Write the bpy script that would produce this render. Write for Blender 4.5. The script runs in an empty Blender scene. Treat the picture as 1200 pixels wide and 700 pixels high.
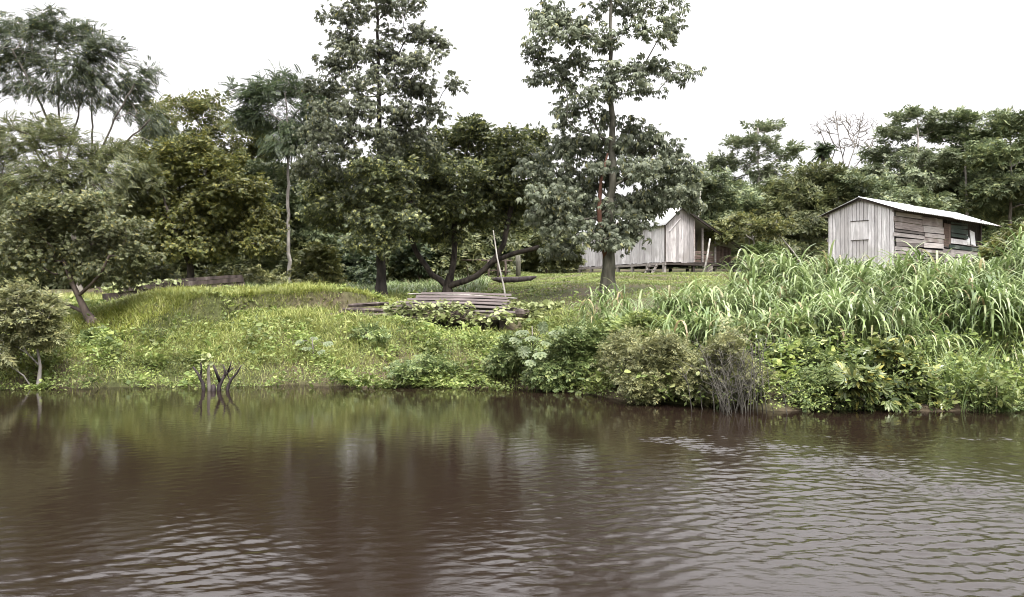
import bpy, math
import numpy as np
from mathutils import Vector

sc = bpy.context.scene
COL = sc.collection
RAD = math.radians
F, CX, CY, CZ = 942.0, 600.0, 350.0, 1.9      # photo focal length in pixels, centre, eye height above the water
RNG = np.random.default_rng(7)

def at(px, py, Y):
    return np.array([(px - CX) / F * Y, Y, CZ - (py - CY) / F * Y])

def sstep(x, a, b):
    t = np.clip((np.asarray(x, float) - a) / (b - a), 0, 1)
    return t * t * (3 - 2 * t)

_nr = np.random.default_rng(3)
_NW = [(_nr.uniform(0.6, 1.6), _nr.uniform(0, 6.283), _nr.uniform(0, 6.283)) for _ in range(14)]
def noise(x, y, s=1.0, k=0):
    """smooth pseudo noise 0..1"""
    v = 0
    for i in range(7):
        f, a, p = _NW[(i + k) % 14]
        v = v + np.sin((x * math.cos(a) + y * math.sin(a)) * f * s * (1 + .35 * i) + p + k) / (1 + .3 * i)
    return np.clip(.5 + v / 5.2, 0, 1)

# ------------------------------------------------------------------ terrain heights
_BX = [-300, -30, -10.7, -6.5, -0.6, 0.0, 1.6, 2.5, 3.5, 4.8, 8.3, 30, 300]
_BY = [19.0, 18.0, 16.9, 17.5, 17.3, 17.0, 15.8, 14.7, 13.9, 13.6, 13.5, 13.5, 14]
def bank(X):
    return np.interp(X, _BX, _BY) + .18 * np.sin(np.asarray(X) * 2.3) + .1 * np.sin(np.asarray(X) * 5.1 + 1)

def terr(X, Y):
    X = np.asarray(X, float); Y = np.asarray(Y, float)
    t = Y - bank(X)
    zL = np.interp(t, [-40, -2, 0, .6, 2, 3.3, 9, 20, 45, 600], [-3, -1, -.05, .3, .85, 1.35, 1.82, 2.25, 3.2, 8])
    zR = np.interp(t, [-40, -2, 0, 1, 3, 7, 11, 14, 28, 60, 600], [-3, -1, -.05, .35, .8, 1.4, 1.95, 2.25, 3.38, 4.6, 9])
    w = sstep(X, -4.5, .5)
    z = zL * (1 - w) + zR * w
    # small ledge running up the left bank
    dx, dy = 3.6, 3.8
    L = math.hypot(dx, dy)
    u = ((X + 8.6) * dx + (Y - 19.7) * dy) / L / L
    d = (-(X + 8.6) * dy + (Y - 19.7) * dx) / L
    z = z + .55 * sstep(d, -.12, .12) * (1 - sstep(d, 1.5, 5)) * sstep(u, -.25, .15) * (1 - sstep(u, 1.0, 1.5))
    z = z + .85 * sstep(X / np.maximum(Y, 5), .575, .66) * sstep(t, 1, 6) * (1 - sstep(Y, 26, 33))
    z = z - .28 * sstep(Y, 37, 43) * sstep(X, 0, 3) * (1 - sstep(X, 14, 17)) * (1 - sstep(Y, 50, 56))
    z = z + (noise(X, Y, .9, 2) - .5) * .16 * sstep(t, .3, 3)
    return z

def tz(X, Y):
    return float(terr(X, Y))

# ------------------------------------------------------------------ materials
def new_mat(name):
    m = bpy.data.materials.new(name); m.use_nodes = True
    nt = m.node_tree
    for n in list(nt.nodes):
        nt.nodes.remove(n)
    out = nt.nodes.new('ShaderNodeOutputMaterial')
    return m, nt, out

def N(nt, t, **kw):
    n = nt.nodes.new(t)
    for k, v in kw.items():
        if k.startswith('i_'):
            n.inputs[k[2:].replace('_', ' ')].default_value = v
        else:
            setattr(n, k, v)
    return n

def ramp(nt, stops, interp='LINEAR'):
    r = nt.nodes.new('ShaderNodeValToRGB'); r.color_ramp.interpolation = interp
    e = r.color_ramp.elements
    while len(e) < len(stops):
        e.new(.5)
    for i, (p, c) in enumerate(stops):
        e[i].position = p
        e[i].color = (*c, 1) if len(c) == 3 else c
    return r

def leaf_mat(name, stops, rough=.45, trans=.33, clump=.35, cscale=.7, spec=.45):
    m, nt, out = new_mat(name)
    g = N(nt, 'ShaderNodeNewGeometry')
    r = ramp(nt, stops)
    nt.links.new(g.outputs['Random Per Island'], r.inputs[0])
    tc = N(nt, 'ShaderNodeTexCoord')
    nz = N(nt, 'ShaderNodeTexNoise'); nz.inputs['Scale'].default_value = cscale; nz.inputs['Detail'].default_value = 3
    nt.links.new(tc.outputs['Object'], nz.inputs['Vector'])
    mr = N(nt, 'ShaderNodeMapRange'); mr.inputs[1].default_value = .3; mr.inputs[2].default_value = .7
    mr.inputs[3].default_value = 1 - clump; mr.inputs[4].default_value = 1 + clump
    nt.links.new(nz.outputs[0], mr.inputs[0])
    hs = N(nt, 'ShaderNodeHueSaturation')
    nt.links.new(r.outputs[0], hs.inputs['Color']); nt.links.new(mr.outputs[0], hs.inputs['Value'])
    p = N(nt, 'ShaderNodeBsdfPrincipled')
    p.inputs['Roughness'].default_value = rough
    p.inputs['Specular IOR Level'].default_value = spec
    nt.links.new(hs.outputs[0], p.inputs['Base Color'])
    t = N(nt, 'ShaderNodeBsdfTranslucent')
    nt.links.new(hs.outputs[0], t.inputs['Color'])
    mx = N(nt, 'ShaderNodeMixShader'); mx.inputs[0].default_value = trans
    nt.links.new(p.outputs[0], mx.inputs[1]); nt.links.new(t.outputs[0], mx.inputs[2])
    nt.links.new(mx.outputs[0], out.inputs[0])
    return m

def wood_mat(name, stops, grain=(9, 9, .7), rough=.85, stain=None, bump=.25):
    """weathered wood: per-plank tone x stretched grain"""
    m, nt, out = new_mat(name)
    g = N(nt, 'ShaderNodeNewGeometry'); r = ramp(nt, stops)
    nt.links.new(g.outputs['Random Per Island'], r.inputs[0])
    tc = N(nt, 'ShaderNodeTexCoord'); mp = N(nt, 'ShaderNodeMapping'); mp.inputs['Scale'].default_value = grain
    nt.links.new(tc.outputs['Object'], mp.inputs['Vector'])
    nz = N(nt, 'ShaderNodeTexNoise'); nz.inputs['Scale'].default_value = 2.2; nz.inputs['Detail'].default_value = 7
    nz.inputs['Roughness'].default_value = .65
    nt.links.new(mp.outputs[0], nz.inputs['Vector'])
    mr = N(nt, 'ShaderNodeMapRange'); mr.inputs[1].default_value = .3; mr.inputs[2].default_value = .7
    mr.inputs[3].default_value = .5; mr.inputs[4].default_value = 1.3
    nt.links.new(nz.outputs[0], mr.inputs[0])
    hs = N(nt, 'ShaderNodeHueSaturation')
    nt.links.new(r.outputs[0], hs.inputs['Color']); nt.links.new(mr.outputs[0], hs.inputs['Value'])
    last = hs.outputs[0]
    if stain:
        n2 = N(nt, 'ShaderNodeTexNoise'); n2.inputs['Scale'].default_value = 1.1; n2.inputs['Detail'].default_value = 5
        nt.links.new(tc.outputs['Object'], n2.inputs['Vector'])
        r2 = ramp(nt, [(.5, (0, 0, 0)), (.68, (1, 1, 1))])
        nt.links.new(n2.outputs[0], r2.inputs[0])
        mx = N(nt, 'ShaderNodeMix', data_type='RGBA')
        nt.links.new(r2.outputs[0], mx.inputs[0]); nt.links.new(last, mx.inputs[6]); mx.inputs[7].default_value = (*stain, 1)
        last = mx.outputs[2]
    p = N(nt, 'ShaderNodeBsdfPrincipled'); p.inputs['Roughness'].default_value = rough
    p.inputs['Specular IOR Level'].default_value = .25
    nt.links.new(last, p.inputs['Base Color'])
    b = N(nt, 'ShaderNodeBump'); b.inputs['Strength'].default_value = bump; b.inputs['Distance'].default_value = .02
    nt.links.new(nz.outputs[0], b.inputs['Height']); nt.links.new(b.outputs[0], p.inputs['Normal'])
    nt.links.new(p.outputs[0], out.inputs[0])
    return m

def bark_mat(name, c1, c2, scale=3, c3=None):
    m, nt, out = new_mat(name)
    tc = N(nt, 'ShaderNodeTexCoord'); mp = N(nt, 'ShaderNodeMapping'); mp.inputs['Scale'].default_value = (1, 1, .3)
    nt.links.new(tc.outputs['Object'], mp.inputs['Vector'])
    nz = N(nt, 'ShaderNodeTexNoise'); nz.inputs['Scale'].default_value = scale * 2.2; nz.inputs['Detail'].default_value = 6
    nt.links.new(mp.outputs[0], nz.inputs['Vector'])
    st = [(.35, c1), (.62, c2)]
    if c3: st.append((.75, c3))
    r = ramp(nt, st)
    nt.links.new(nz.outputs[0], r.inputs[0])
    p = N(nt, 'ShaderNodeBsdfPrincipled'); p.inputs['Roughness'].default_value = .85
    p.inputs['Specular IOR Level'].default_value = .2
    nt.links.new(r.outputs[0], p.inputs['Base Color'])
    b = N(nt, 'ShaderNodeBump'); b.inputs['Strength'].default_value = .5; b.inputs['Distance'].default_value = .03
    nt.links.new(nz.outputs[0], b.inputs['Height']); nt.links.new(b.outputs[0], p.inputs['Normal'])
    nt.links.new(p.outputs[0], out.inputs[0])
    return m

M = {}
M['leaf_feather'] = leaf_mat('leaf_feather', [(0, (0.0431, 0.0604, 0.0345)), (0.7, (0.0791, 0.0949, 0.0546)), (0.93, (0.1079, 0.1222, 0.0575)), (1, (0.23, 0.23, 0.0719))], .5)
M['leaf_grey'] = leaf_mat('leaf_grey', [(0, (0.0784, 0.0942, 0.0413)), (0.65, (0.1478, 0.1592, 0.0758)), (0.92, (0.2002, 0.2029, 0.0909)), (1, (0.3306, 0.2761, 0.0689))], .42)
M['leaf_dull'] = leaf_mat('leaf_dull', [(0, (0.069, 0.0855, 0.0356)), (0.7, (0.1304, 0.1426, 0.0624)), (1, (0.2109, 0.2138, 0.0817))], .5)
M['leaf_mango'] = leaf_mat('leaf_mango', [(0, (0.0667, 0.0842, 0.0281)), (0.6, (0.1317, 0.1404, 0.0421)), (0.9, (0.2106, 0.2019, 0.0527)), (1, (0.3159, 0.2808, 0.0702))], .45)
M['leaf_yellow'] = leaf_mat('leaf_yellow', [(0, (.07, .085, .03)), (.6, (.13, .14, .05)), (1, (.21, .20, .06))], .5)
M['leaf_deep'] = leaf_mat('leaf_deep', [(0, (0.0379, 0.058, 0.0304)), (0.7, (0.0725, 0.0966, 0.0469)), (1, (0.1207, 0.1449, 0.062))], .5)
M['leaf_tall'] = leaf_mat('leaf_tall', [(0, (0.0646, 0.0747, 0.046)), (0.7, (0.1222, 0.1336, 0.0862)), (0.95, (0.1796, 0.1898, 0.115)), (1, (0.2875, 0.2731, 0.1006))], .5, .33, .35, .7, .38)
M['leaf_palmate'] = leaf_mat('leaf_palmate', [(0, (0.0786, 0.0944, 0.0601)), (0.6, (0.1502, 0.1687, 0.1115)), (0.95, (0.2145, 0.2317, 0.1502)), (1, (0.3003, 0.286, 0.1144))], .5, .33, .35, .7, .38)
M['leaf_broad'] = leaf_mat('leaf_broad', [(0, (0.058, 0.0757, 0.0356)), (0.65, (0.1203, 0.1381, 0.0668)), (0.85, (0.1893, 0.2049, 0.0847)), (1, (0.4678, 0.4678, 0.156))], .42)
M['leaf_far'] = leaf_mat('leaf_far', [(0, (0.0873, 0.1203, 0.057)), (0.7, (0.1705, 0.2045, 0.0998)), (1, (0.2703, 0.2907, 0.1247))], .5, .25, .4, .25)
M['leaf_far_light'] = leaf_mat('leaf_far_light', [(0, (0.1035, 0.1311, 0.0718)), (0.7, (0.1794, 0.207, 0.1173)), (1, (0.2622, 0.276, 0.1518))], .5, .25, .3, .3)
M['leaf_bush'] = leaf_mat('leaf_bush', [(0, (0.0813, 0.1219, 0.039)), (0.6, (0.1543, 0.2031, 0.0731)), (1, (0.2762, 0.3087, 0.1137))], .45)
M['leaf_olive'] = leaf_mat('leaf_olive', [(0, (0.12, 0.136, 0.056)), (0.6, (0.224, 0.232, 0.104)), (1, (0.352, 0.336, 0.144))], .5)
M['leaf_gloss'] = leaf_mat('leaf_gloss', [(0, (0.0703, 0.1016, 0.039)), (0.6, (0.1562, 0.1953, 0.0703)), (0.88, (0.2656, 0.2812, 0.0938)), (1, (0.4375, 0.3906, 0.0938))], .3)
M['leaf_pale'] = leaf_mat('leaf_pale', [(0, (.09, .125, .055)), (.6, (.15, .19, .09)), (1, (.21, .24, .12))], .45, .33)
M['leaf_vine'] = leaf_mat('leaf_vine', [(0, (.18, .21, .085)), (.6, (.31, .345, .155)), (1, (.28, .30, .13))], .45)
M['leaf_cover'] = leaf_mat('leaf_cover', [(0, (.095, .14, .034)), (.5, (.18, .23, .062)), (.93, (.27, .305, .09)), (1, (.31, .33, .14))], .5, .33, .5, 1.1)
M['grass_bank'] = leaf_mat('grass_bank', [(0, (.15, .19, .045)), (.6, (.27, .295, .08)), (1, (.38, .38, .14))], .55, .33, .35, .6)
M['grass_crest'] = leaf_mat('grass_crest', [(0, (.12, .155, .024)), (.6, (.215, .235, .042)), (1, (.31, .31, .085))], .55, .3, .3, .7)
M['grass_lawn'] = leaf_mat('grass_lawn', [(0, (0.1063, 0.15, 0.035)), (0.6, (0.175, 0.225, 0.055)), (1, (0.2875, 0.2875, 0.085))], .55, .3, .35, .4)
M['grass_tall'] = leaf_mat('grass_tall', [(0, (.095, .145, .045)), (.5, (.195, .258, .092)), (.92, (.31, .365, .175)), (.97, (.36, .29, .16)), (1, (.28, .21, .12))], .33, .30, .35, .8, .55)
M['grass_dry'] = leaf_mat('grass_dry', [(0, (.13, .11, .07)), (1, (.28, .24, .15))], .7, .2)
M['bark_dark'] = bark_mat('bark_dark', (.022, .018, .016), (.075, .062, .052))
M['bark_grey'] = bark_mat('bark_grey', (.075, .066, .056), (.20, .18, .155))
M['bark_fluted'] = bark_mat('bark_fluted', (.055, .052, .040), (.13, .122, .096), 3, (.19, .18, .145))
M['bark_pale'] = bark_mat('bark_pale', (.20, .18, .165), (.42, .39, .36))
M['bark_red'] = bark_mat('bark_red', (.07, .035, .025), (.13, .065, .045))
M['bark_brown'] = bark_mat('bark_brown', (.04, .031, .026), (.11, .085, .07))
M['dead_wood'] = bark_mat('dead_wood', (.014, .011, .011), (.05, .04, .04), 5, (.11, .095, .095))
M['bark_lightgrey'] = bark_mat('bark_lightgrey', (.10, .09, .08), (.23, .21, .19))
M['bark_stem'] = bark_mat('bark_stem', (.05, .046, .038), (.135, .125, .105))
M['bark_trunk'] = bark_mat('bark_trunk', (.014, .012, .011), (.045, .038, .034))
M['log_red'] = bark_mat('log_red', (.026, .020, .018), (.080, .063, .056), 2.5, (.16, .138, .126))
M['pole_white'] = bark_mat('pole_white', (.16, .15, .13), (.34, .32, .29))
M['plank_wall'] = wood_mat('plank_wall', [(0, (.40, .38, .38)), (.5, (.54, .52, .525)), (1, (.66, .64, .645))], stain=(.40, .38, .378))
M['plank_wall_far'] = wood_mat('plank_wall_far', [(0, (.24, .222, .22)), (.5, (.37, .345, .342)), (1, (.50, .47, .465))], stain=(.25, .228, .22))
M['plank_brown'] = wood_mat('plank_brown', [(0, (.075, .064, .060)), (.5, (.165, .145, .137)), (1, (.29, .262, .252))], (.7, 9, 9), stain=(.15, .138, .132))
M['plank_pink'] = wood_mat('plank_pink', [(0, (.16, .130, .120)), (.5, (.25, .210, .198)), (1, (.40, .365, .35))], (.7, 9, 9), stain=(.36, .34, .325))
M['plank_green'] = wood_mat('plank_green', [(0, (.018, .030, .024)), (1, (.046, .064, .052))], (.7, 9, 9), stain=(.085, .092, .083))
M['plank_rust'] = wood_mat('plank_rust', [(0, (.05, .034, .028)), (.5, (.092, .062, .05)), (1, (.14, .102, .085))], (.7, 9, 9))
M['plank_stack'] = wood_mat('plank_stack', [(0, (.13, .105, .10)), (.5, (.21, .178, .172)), (1, (.30, .265, .26))], (.7, 9, 9))
M['beam'] = wood_mat('beam', [(0, (.16, .14, .13)), (1, (.33, .30, .28))], (1.5, 6, 6))
M['dark_wood'] = wood_mat('dark_wood', [(0, (.03, .024, .022)), (1, (.075, .06, .052))], (3, 3, 3))

def tin_mat(name, c1, c2, c3):
    m, nt, out = new_mat(name)
    tc = N(nt, 'ShaderNodeTexCoord')
    nz = N(nt, 'ShaderNodeTexNoise'); nz.inputs['Scale'].default_value = .9; nz.inputs['Detail'].default_value = 6
    nt.links.new(tc.outputs['Object'], nz.inputs['Vector'])
    r = ramp(nt, [(.3, c1), (.58, c2), (.72, c3)])
    nt.links.new(nz.outputs[0], r.inputs[0])
    p = N(nt, 'ShaderNodeBsdfPrincipled'); p.inputs['Roughness'].default_value = .5; p.inputs['Metallic'].default_value = .35
    nt.links.new(r.outputs[0], p.inputs['Base Color']); nt.links.new(p.outputs[0], out.inputs[0])
    return m
M['tin'] = tin_mat('tin', (.52, .53, .54), (.44, .44, .44), (.30, .25, .215))
M['tin_old'] = tin_mat('tin_old', (.55, .55, .55), (.45, .44, .43), (.30, .25, .22))
M['white_plastic'] = tin_mat('white_plastic', (.8, .8, .8), (.72, .72, .72), (.66, .65, .63))

# ------------------------------------------------------------------ mesh helpers
def link_mesh(name, V, loops, totals, mat, parent=None, smooth=False, loc=None):
    me = bpy.data.meshes.new(name)
    V = np.asarray(V, np.float32); loops = np.asarray(loops, np.int32); totals = np.asarray(totals, np.int32)
    me.vertices.add(len(V)); me.vertices.foreach_set('co', V.ravel())
    me.loops.add(len(loops)); me.loops.foreach_set('vertex_index', loops)
    me.polygons.add(len(totals))
    st = np.zeros(len(totals), np.int32); st[1:] = np.cumsum(totals)[:-1]
    me.polygons.foreach_set('loop_start', st); me.polygons.foreach_set('loop_total', totals)
    me.polygons.foreach_set('use_smooth', np.full(len(totals), smooth, bool))
    me.update(calc_edges=True); me.validate()
    me.materials.append(mat)
    o = bpy.data.objects.new(name, me); COL.objects.link(o)
    if parent is not None: o.parent = parent
    if loc is not None: o.location = loc
    return o

def tag(o, label=None, cat=None, group=None, kind=None):
    if label: o['label'] = label
    if cat: o['category'] = cat
    if group: o['group'] = group
    if kind: o['kind'] = kind
    return o

def thing(name, label, cat, loc, rz=0, group=None):
    o = bpy.data.objects.new(name, None); COL.objects.link(o)
    o.empty_display_size = .2
    o.location = loc; o.rotation_euler = (0, 0, rz)
    return tag(o, label, cat, group)

class MB:
    """collects boxes and tubes, then links them as ONE mesh"""
    def __init__(s): s.v = []; s.l = []; s.t = []; s.n = 0
    def raw(s, V, faces):
        V = np.asarray(V, float)
        s.v.append(V)
        for f in faces:
            s.l.extend([i + s.n for i in f]); s.t.append(len(f))
        s.n += len(V)
    def box(s, c, size, R=None):
        h = np.array(size, float) / 2
        V = np.array([[x, y, z] for x in (-1, 1) for y in (-1, 1) for z in (-1, 1)], float) * h
        if R is not None: V = V @ np.asarray(R).T
        s.raw(V + np.array(c, float), [(0, 1, 3, 2), (4, 6, 7, 5), (0, 4, 5, 1), (2, 3, 7, 6), (0, 2, 6, 4), (1, 5, 7, 3)])
    def bar(s, a, b, w, h, up=(0, 0, 1)):
        a = np.array(a, float); b = np.array(b, float); d = b - a; L = np.linalg.norm(d); d /= L
        x = np.cross(d, up)
        if np.linalg.norm(x) < 1e-4: x = np.cross(d, (0, 1, 0))
        x /= np.linalg.norm(x); z = np.cross(x, d)
        s.box((a + b) / 2, (w, L, h), np.stack([x, d, z], 1))
    def tube(s, pts, radii, k=8, wob=0.0, rng=RNG):
        pts = np.array(pts, float); n = len(pts)
        radii = np.full(n, radii, float) if np.isscalar(radii) else np.array(radii, float)
        d = np.gradient(pts, axis=0); d /= np.linalg.norm(d, axis=1)[:, None]
        ref = np.array([.31, .91, .27]) if abs(d[0] @ np.array([.31, .91, .27])) < .85 else np.array([1., 0, 0])
        a = np.cross(d, ref); a /= np.linalg.norm(a, axis=1)[:, None]; b = np.cross(d, a)
        th = np.arange(k) * 2 * math.pi / k
        rr = radii[:, None] * (1 + wob * rng.uniform(-1, 1, (n, k)))
        V = pts[:, None] + (a[:, None] * np.cos(th)[None, :, None] + b[:, None] * np.sin(th)[None, :, None]) * rr[:, :, None]
        fs = [(i * k + j, i * k + (j + 1) % k, (i + 1) * k + (j + 1) % k, (i + 1) * k + j) for i in range(n - 1) for j in range(k)]
        fs.append(tuple(range(k))[::-1]); fs.append(tuple((n - 1) * k + j for j in range(k)))
        s.raw(V.reshape(-1, 3), fs)
    def build(s, name, mat, parent=None, smooth=False, loc=None):
        return link_mesh(name, np.concatenate(s.v), s.l, s.t, mat, parent, smooth, loc)

def nrm(v):
    return v / np.maximum(np.linalg.norm(v, axis=-1, keepdims=True), 1e-9)

# leaf templates: (verts, faces); x across, y along, z normal
def tpl_join(parts):
    V = []; Fs = []; n = 0
    for v, f in parts:
        V.append(v); Fs += [tuple(i + n for i in q) for q in f]; n += len(v)
    return np.concatenate(V), Fs
def rotz(v, a):
    c, s_ = math.cos(a), math.sin(a)
    return np.stack([v[:, 0] * c - v[:, 1] * s_, v[:, 0] * s_ + v[:, 1] * c, v[:, 2]], 1)
OVAL = (np.array([(0, 0, 0), (.21, .45, .05), (0, 1, -.06), (-.21, .45, .05)], float), [(0, 1, 2, 3)])
FOLD = (np.array([(0, 0, 0), (-.19, .30, .05), (-.17, .66, .0), (0, 1, -.14), (.17, .66, 0), (.19, .30, .05)], float), [(0, 3, 2, 1), (0, 5, 4, 3)])
ROUND = (np.array([(0, 0, 0), (-.34, .25, .06), (-.36, .62, .03), (0, 1, -.10), (.36, .62, .03), (.34, .25, .06)], float), [(0, 3, 2, 1), (0, 5, 4, 3)])
DROOP = (np.array([(0, .04, 0), (-.15, .36, .0), (.15, .36, .0), (-.17, .60, -.24), (.17, .60, -.24), (0, .78, -.68)], float), [(0, 2, 1), (1, 2, 4, 3), (3, 4, 5)])
PALM = tpl_join([(rotz(DROOP[0] * np.array([1, l, 1]) * l, a), DROOP[1]) for a, l in
                 ((-2.3, .7), (-1.5, .85), (-.75, .97), (0, 1), (.75, .97), (1.5, .85), (2.3, .7))])
def _pinnate(n=8):
    ps = []
    for i in range(n):
        y = .12 + .86 * i / (n - 1); zz = -.30 * y * y
        l = .30 * (1 - .45 * abs(y - .45))
        for sgn in (-1, 1):
            v = OVAL[0] * np.array([l * .95, l, l])
            v = rotz(v, -sgn * 1.05); v[:, 1] += y; v[:, 2] += zz - .15 * np.abs(v[:, 0])
            ps.append((v, OVAL[1]))
    return tpl_join(ps)
PINN = _pinnate(8)
PAIR = tpl_join([(rotz(FOLD[0] * l, a) + np.array([0, o, 0]), FOLD[1]) for a, l, o in ((-1.0, .85, .0), (1.0, .85, .0), (0, 1, .12), (-.5, .9, .2), (.6, .8, .2))])
SPRAY = tpl_join([(rotz(OVAL[0] * l, a) + np.array([0, o, 0]), OVAL[1]) for a, l, o in ((-1.1, .7, .1), (1.1, .7, .2), (0, .7, .75), (-.9, .7, .45), (.9, .7, .6), (-.6, .6, .75))])

def inst(tp, pos, d, up, scale):
    tv, tf = tp
    d = nrm(d); x = nrm(np.cross(d, up)); z = np.cross(x, d)
    n = len(pos); k = len(tv)
    V = pos[:, None] + scale[:, None, None] * (tv[None, :, 0:1] * x[:, None] + tv[None, :, 1:2] * d[:, None] + tv[None, :, 2:3] * z[:, None])
    fl = np.concatenate([np.array(f) for f in tf]); tt = np.array([len(f) for f in tf])
    loops = (fl[None] + (np.arange(n) * k)[:, None]).ravel()
    return V.reshape(-1, 3), loops, np.tile(tt, n)

def merge(chunks):
    V = []; L = []; T = []; n = 0
    for v, l, t in chunks:
        V.append(v); L.append(l + n); T.append(t); n += len(v)
    return np.concatenate(V), np.concatenate(L), np.concatenate(T)

def rand_dirs(n, rng, flat=1.0):
    v = rng.normal(size=(n, 3)); v[:, 2] *= flat
    return nrm(v)

def leaf_cloud(pos, tp, size, rng, out=None, droop=.25, tilt=.6, svar=.45):
    """leaves at pos pointing outward and a little down"""
    n = len(pos)
    d = rand_dirs(n, rng, .5)
    if out is not None: d = d + out * .8
    d = nrm(d); d[:, 2] -= droop
    up = nrm(rng.normal(size=(n, 3)) * tilt + np.array([0, 0, 1.0]))
    s = size * (1 + svar * rng.uniform(-1, 1, n))
    return inst(tp, pos, d, up, s)

# ------------------------------------------------------------------ trees
def grow(trunk, limbs, R0, R1, att, rng, bf=.35, tip=.007, seg=.55, keep=.25, expo=2.3, limb_r=.6, sag=.0):
    """nodes joined to the attractors by a cheapest-path tree; returns pos, parent, radius, is_tip"""
    P = []; par = []; fixed = []
    def poly(pts, start, r0, r1):
        pts = np.array(pts, float)
        L = np.concatenate([[0], np.cumsum(np.linalg.norm(np.diff(pts, axis=0), axis=1))])
        n = max(3, int(L[-1] / .35))
        prev = start
        for i, s in enumerate(np.linspace(0, L[-1], n)):
            if start >= 0 and i == 0: continue
            p = np.array([np.interp(s, L, pts[:, c]) for c in range(3)])
            if 0 < i < n - 1: p = p + rng.normal(size=3) * .02
            P.append(p); par.append(prev); fixed.append(r0 + (r1 - r0) * (s / L[-1]) ** .42)
            prev = len(P) - 1
    poly(trunk, -1, R0, R1)
    for lb in limbs:
        q = np.array(lb[0]); A = np.array(P)
        j = int(np.argmin(np.linalg.norm(A - q, axis=1)))
        r = min(fixed[j] * .8, R0 * limb_r)
        poly([P[j]] + list(lb[1:]), j, r, max(R1 * .6, r * .35))
    n0 = len(P)
    plen = [0.0] * n0
    for i in range(n0):
        if par[i] >= 0: plen[i] = plen[par[i]] + np.linalg.norm(P[i] - P[par[i]])
    Ltot = max(plen)
    # only the upper share of the wood may carry branches
    allow = [plen[i] > keep * Ltot for i in range(n0)]
    att = list(att)
    A = np.array(att); best = np.full(len(A), 1e9); bj = np.zeros(len(A), int)
    def relax(j):
        nonlocal best, bj
        dv = A - P[j]; dist = np.linalg.norm(dv, axis=1) + bf * plen[j] + np.maximum(0, -dv[:, 2]) * .35
        m = dist < best
        best[m] = dist[m]; bj[m] = j
    for j in range(n0):
        if allow[j]: relax(j)
    done = np.zeros(len(A), bool); tips = []
    for _ in range(len(A)):
        i = int(np.argmin(np.where(done, 1e9, best))); j = int(bj[i]); done[i] = True
        a = np.array(P[j]); b = A[i]; D = np.linalg.norm(b - a); k = max(1, int(D / seg)); prev = j
        bow = rng.normal(size=3) * .07 * D; bow[2] += .10 * D
        for q in range(1, k + 1):
            s = q / k
            p = a + (b - a) * s + bow * math.sin(math.pi * s)
            P.append(p); par.append(prev); plen.append(plen[prev] + D / k); fixed.append(0)
            prev = len(P) - 1; relax(prev)
        tips.append(prev)
    P = np.array(P); par = np.array(par); fixed = np.array(fixed)
    acc = np.zeros(len(P)); has = np.zeros(len(P), bool)
    for i in range(len(P) - 1, 0, -1):
        if acc[i] == 0: acc[i] = tip ** expo
        if par[i] >= 0: acc[par[i]] += acc[i]
    r = np.maximum(acc ** (1 / expo), tip)
    r = np.where(fixed > 0, np.maximum(fixed, np.minimum(r, fixed * 1.25)), r)
    for i in range(len(P)):                                   # a branch is never thicker than what carries it
        if par[i] >= 0: r[i] = min(r[i], r[par[i]])
    return P, par, r, np.array(tips)

def wood_mesh(P, par, r, k=7, flute=None, base_flare=None, minr=0.0):
    n = len(P)
    child = {}
    for i in range(n):
        if par[i] >= 0:
            c = child.get(par[i])
            if c is None or r[i] > r[c]: child[par[i]] = i
    main = np.array([par[i] >= 0 and child[par[i]] == i for i in range(n)])
    D = np.zeros((n, 3))
    for i in range(n):
        d = np.zeros(3)
        if par[i] >= 0: d += nrm(P[i] - P[par[i]])
        if i in child: d += nrm(P[child[i]] - P[i])
        D[i] = nrm(d)
    e = np.array([i for i in range(n) if par[i] >= 0 and r[i] > minr]); p = par[e]
    d0 = np.where(main[e][:, None], D[p], nrm(P[e] - P[p])); r0 = np.where(main[e], r[p], np.minimum(r[p], r[e] * 1.15))
    def ring(c, d, rad):
        ref = np.tile(np.array([.43, .85, .29]), (len(c), 1))
        a = nrm(np.cross(d, ref)); b = np.cross(d, a)
        th = np.arange(k) * 2 * math.pi / k
        rr = rad[:, None] * np.ones(k)[None]
        if flute: rr = np.where(rad[:, None] > flute, rr * (1 + .12 * np.cos(5 * th)[None] + .06 * np.cos(3 * th + 1)[None]), rr)
        return c[:, None] + (a[:, None] * np.cos(th)[None, :, None] + b[:, None] * np.sin(th)[None, :, None]) * rr[:, :, None]
    V = np.concatenate([ring(P[p], d0, r0), ring(P[e], D[e], r[e])], 1)       # (m, 2k, 3)
    j = np.arange(k); q = np.stack([j, (j + 1) % k, k + (j + 1) % k, k + j], 1)
    loops = (q[None] + (np.arange(len(e)) * 2 * k)[:, None, None]).ravel()
    return V.reshape(-1, 3), loops, np.full(len(e) * k, 4)

def pad_points(pads, Y, dens, rng, depth=.9):
    A = []
    for pd in pads:
        px, py, rx, ry = pd[:4]; dY = pd[4] if len(pd) > 4 else rng.uniform(-.5, .5) * 60 * Y / F
        yy = Y + dY; c = at(px, py, yy); a = rx * yy / F; b = ry * yy / F
        n = max(3, int(dens * a * b * 3.0))
        u = rand_dirs(n, rng) * (rng.uniform(0, 1, n) ** .42)[:, None]
        u[:, 2] = np.where(u[:, 2] < -.3, -.3 + (u[:, 2] + .3) * .4, u[:, 2])
        A.append(c + u * np.array([a, max(a * depth, .3), b]))
    return np.concatenate(A)

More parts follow.
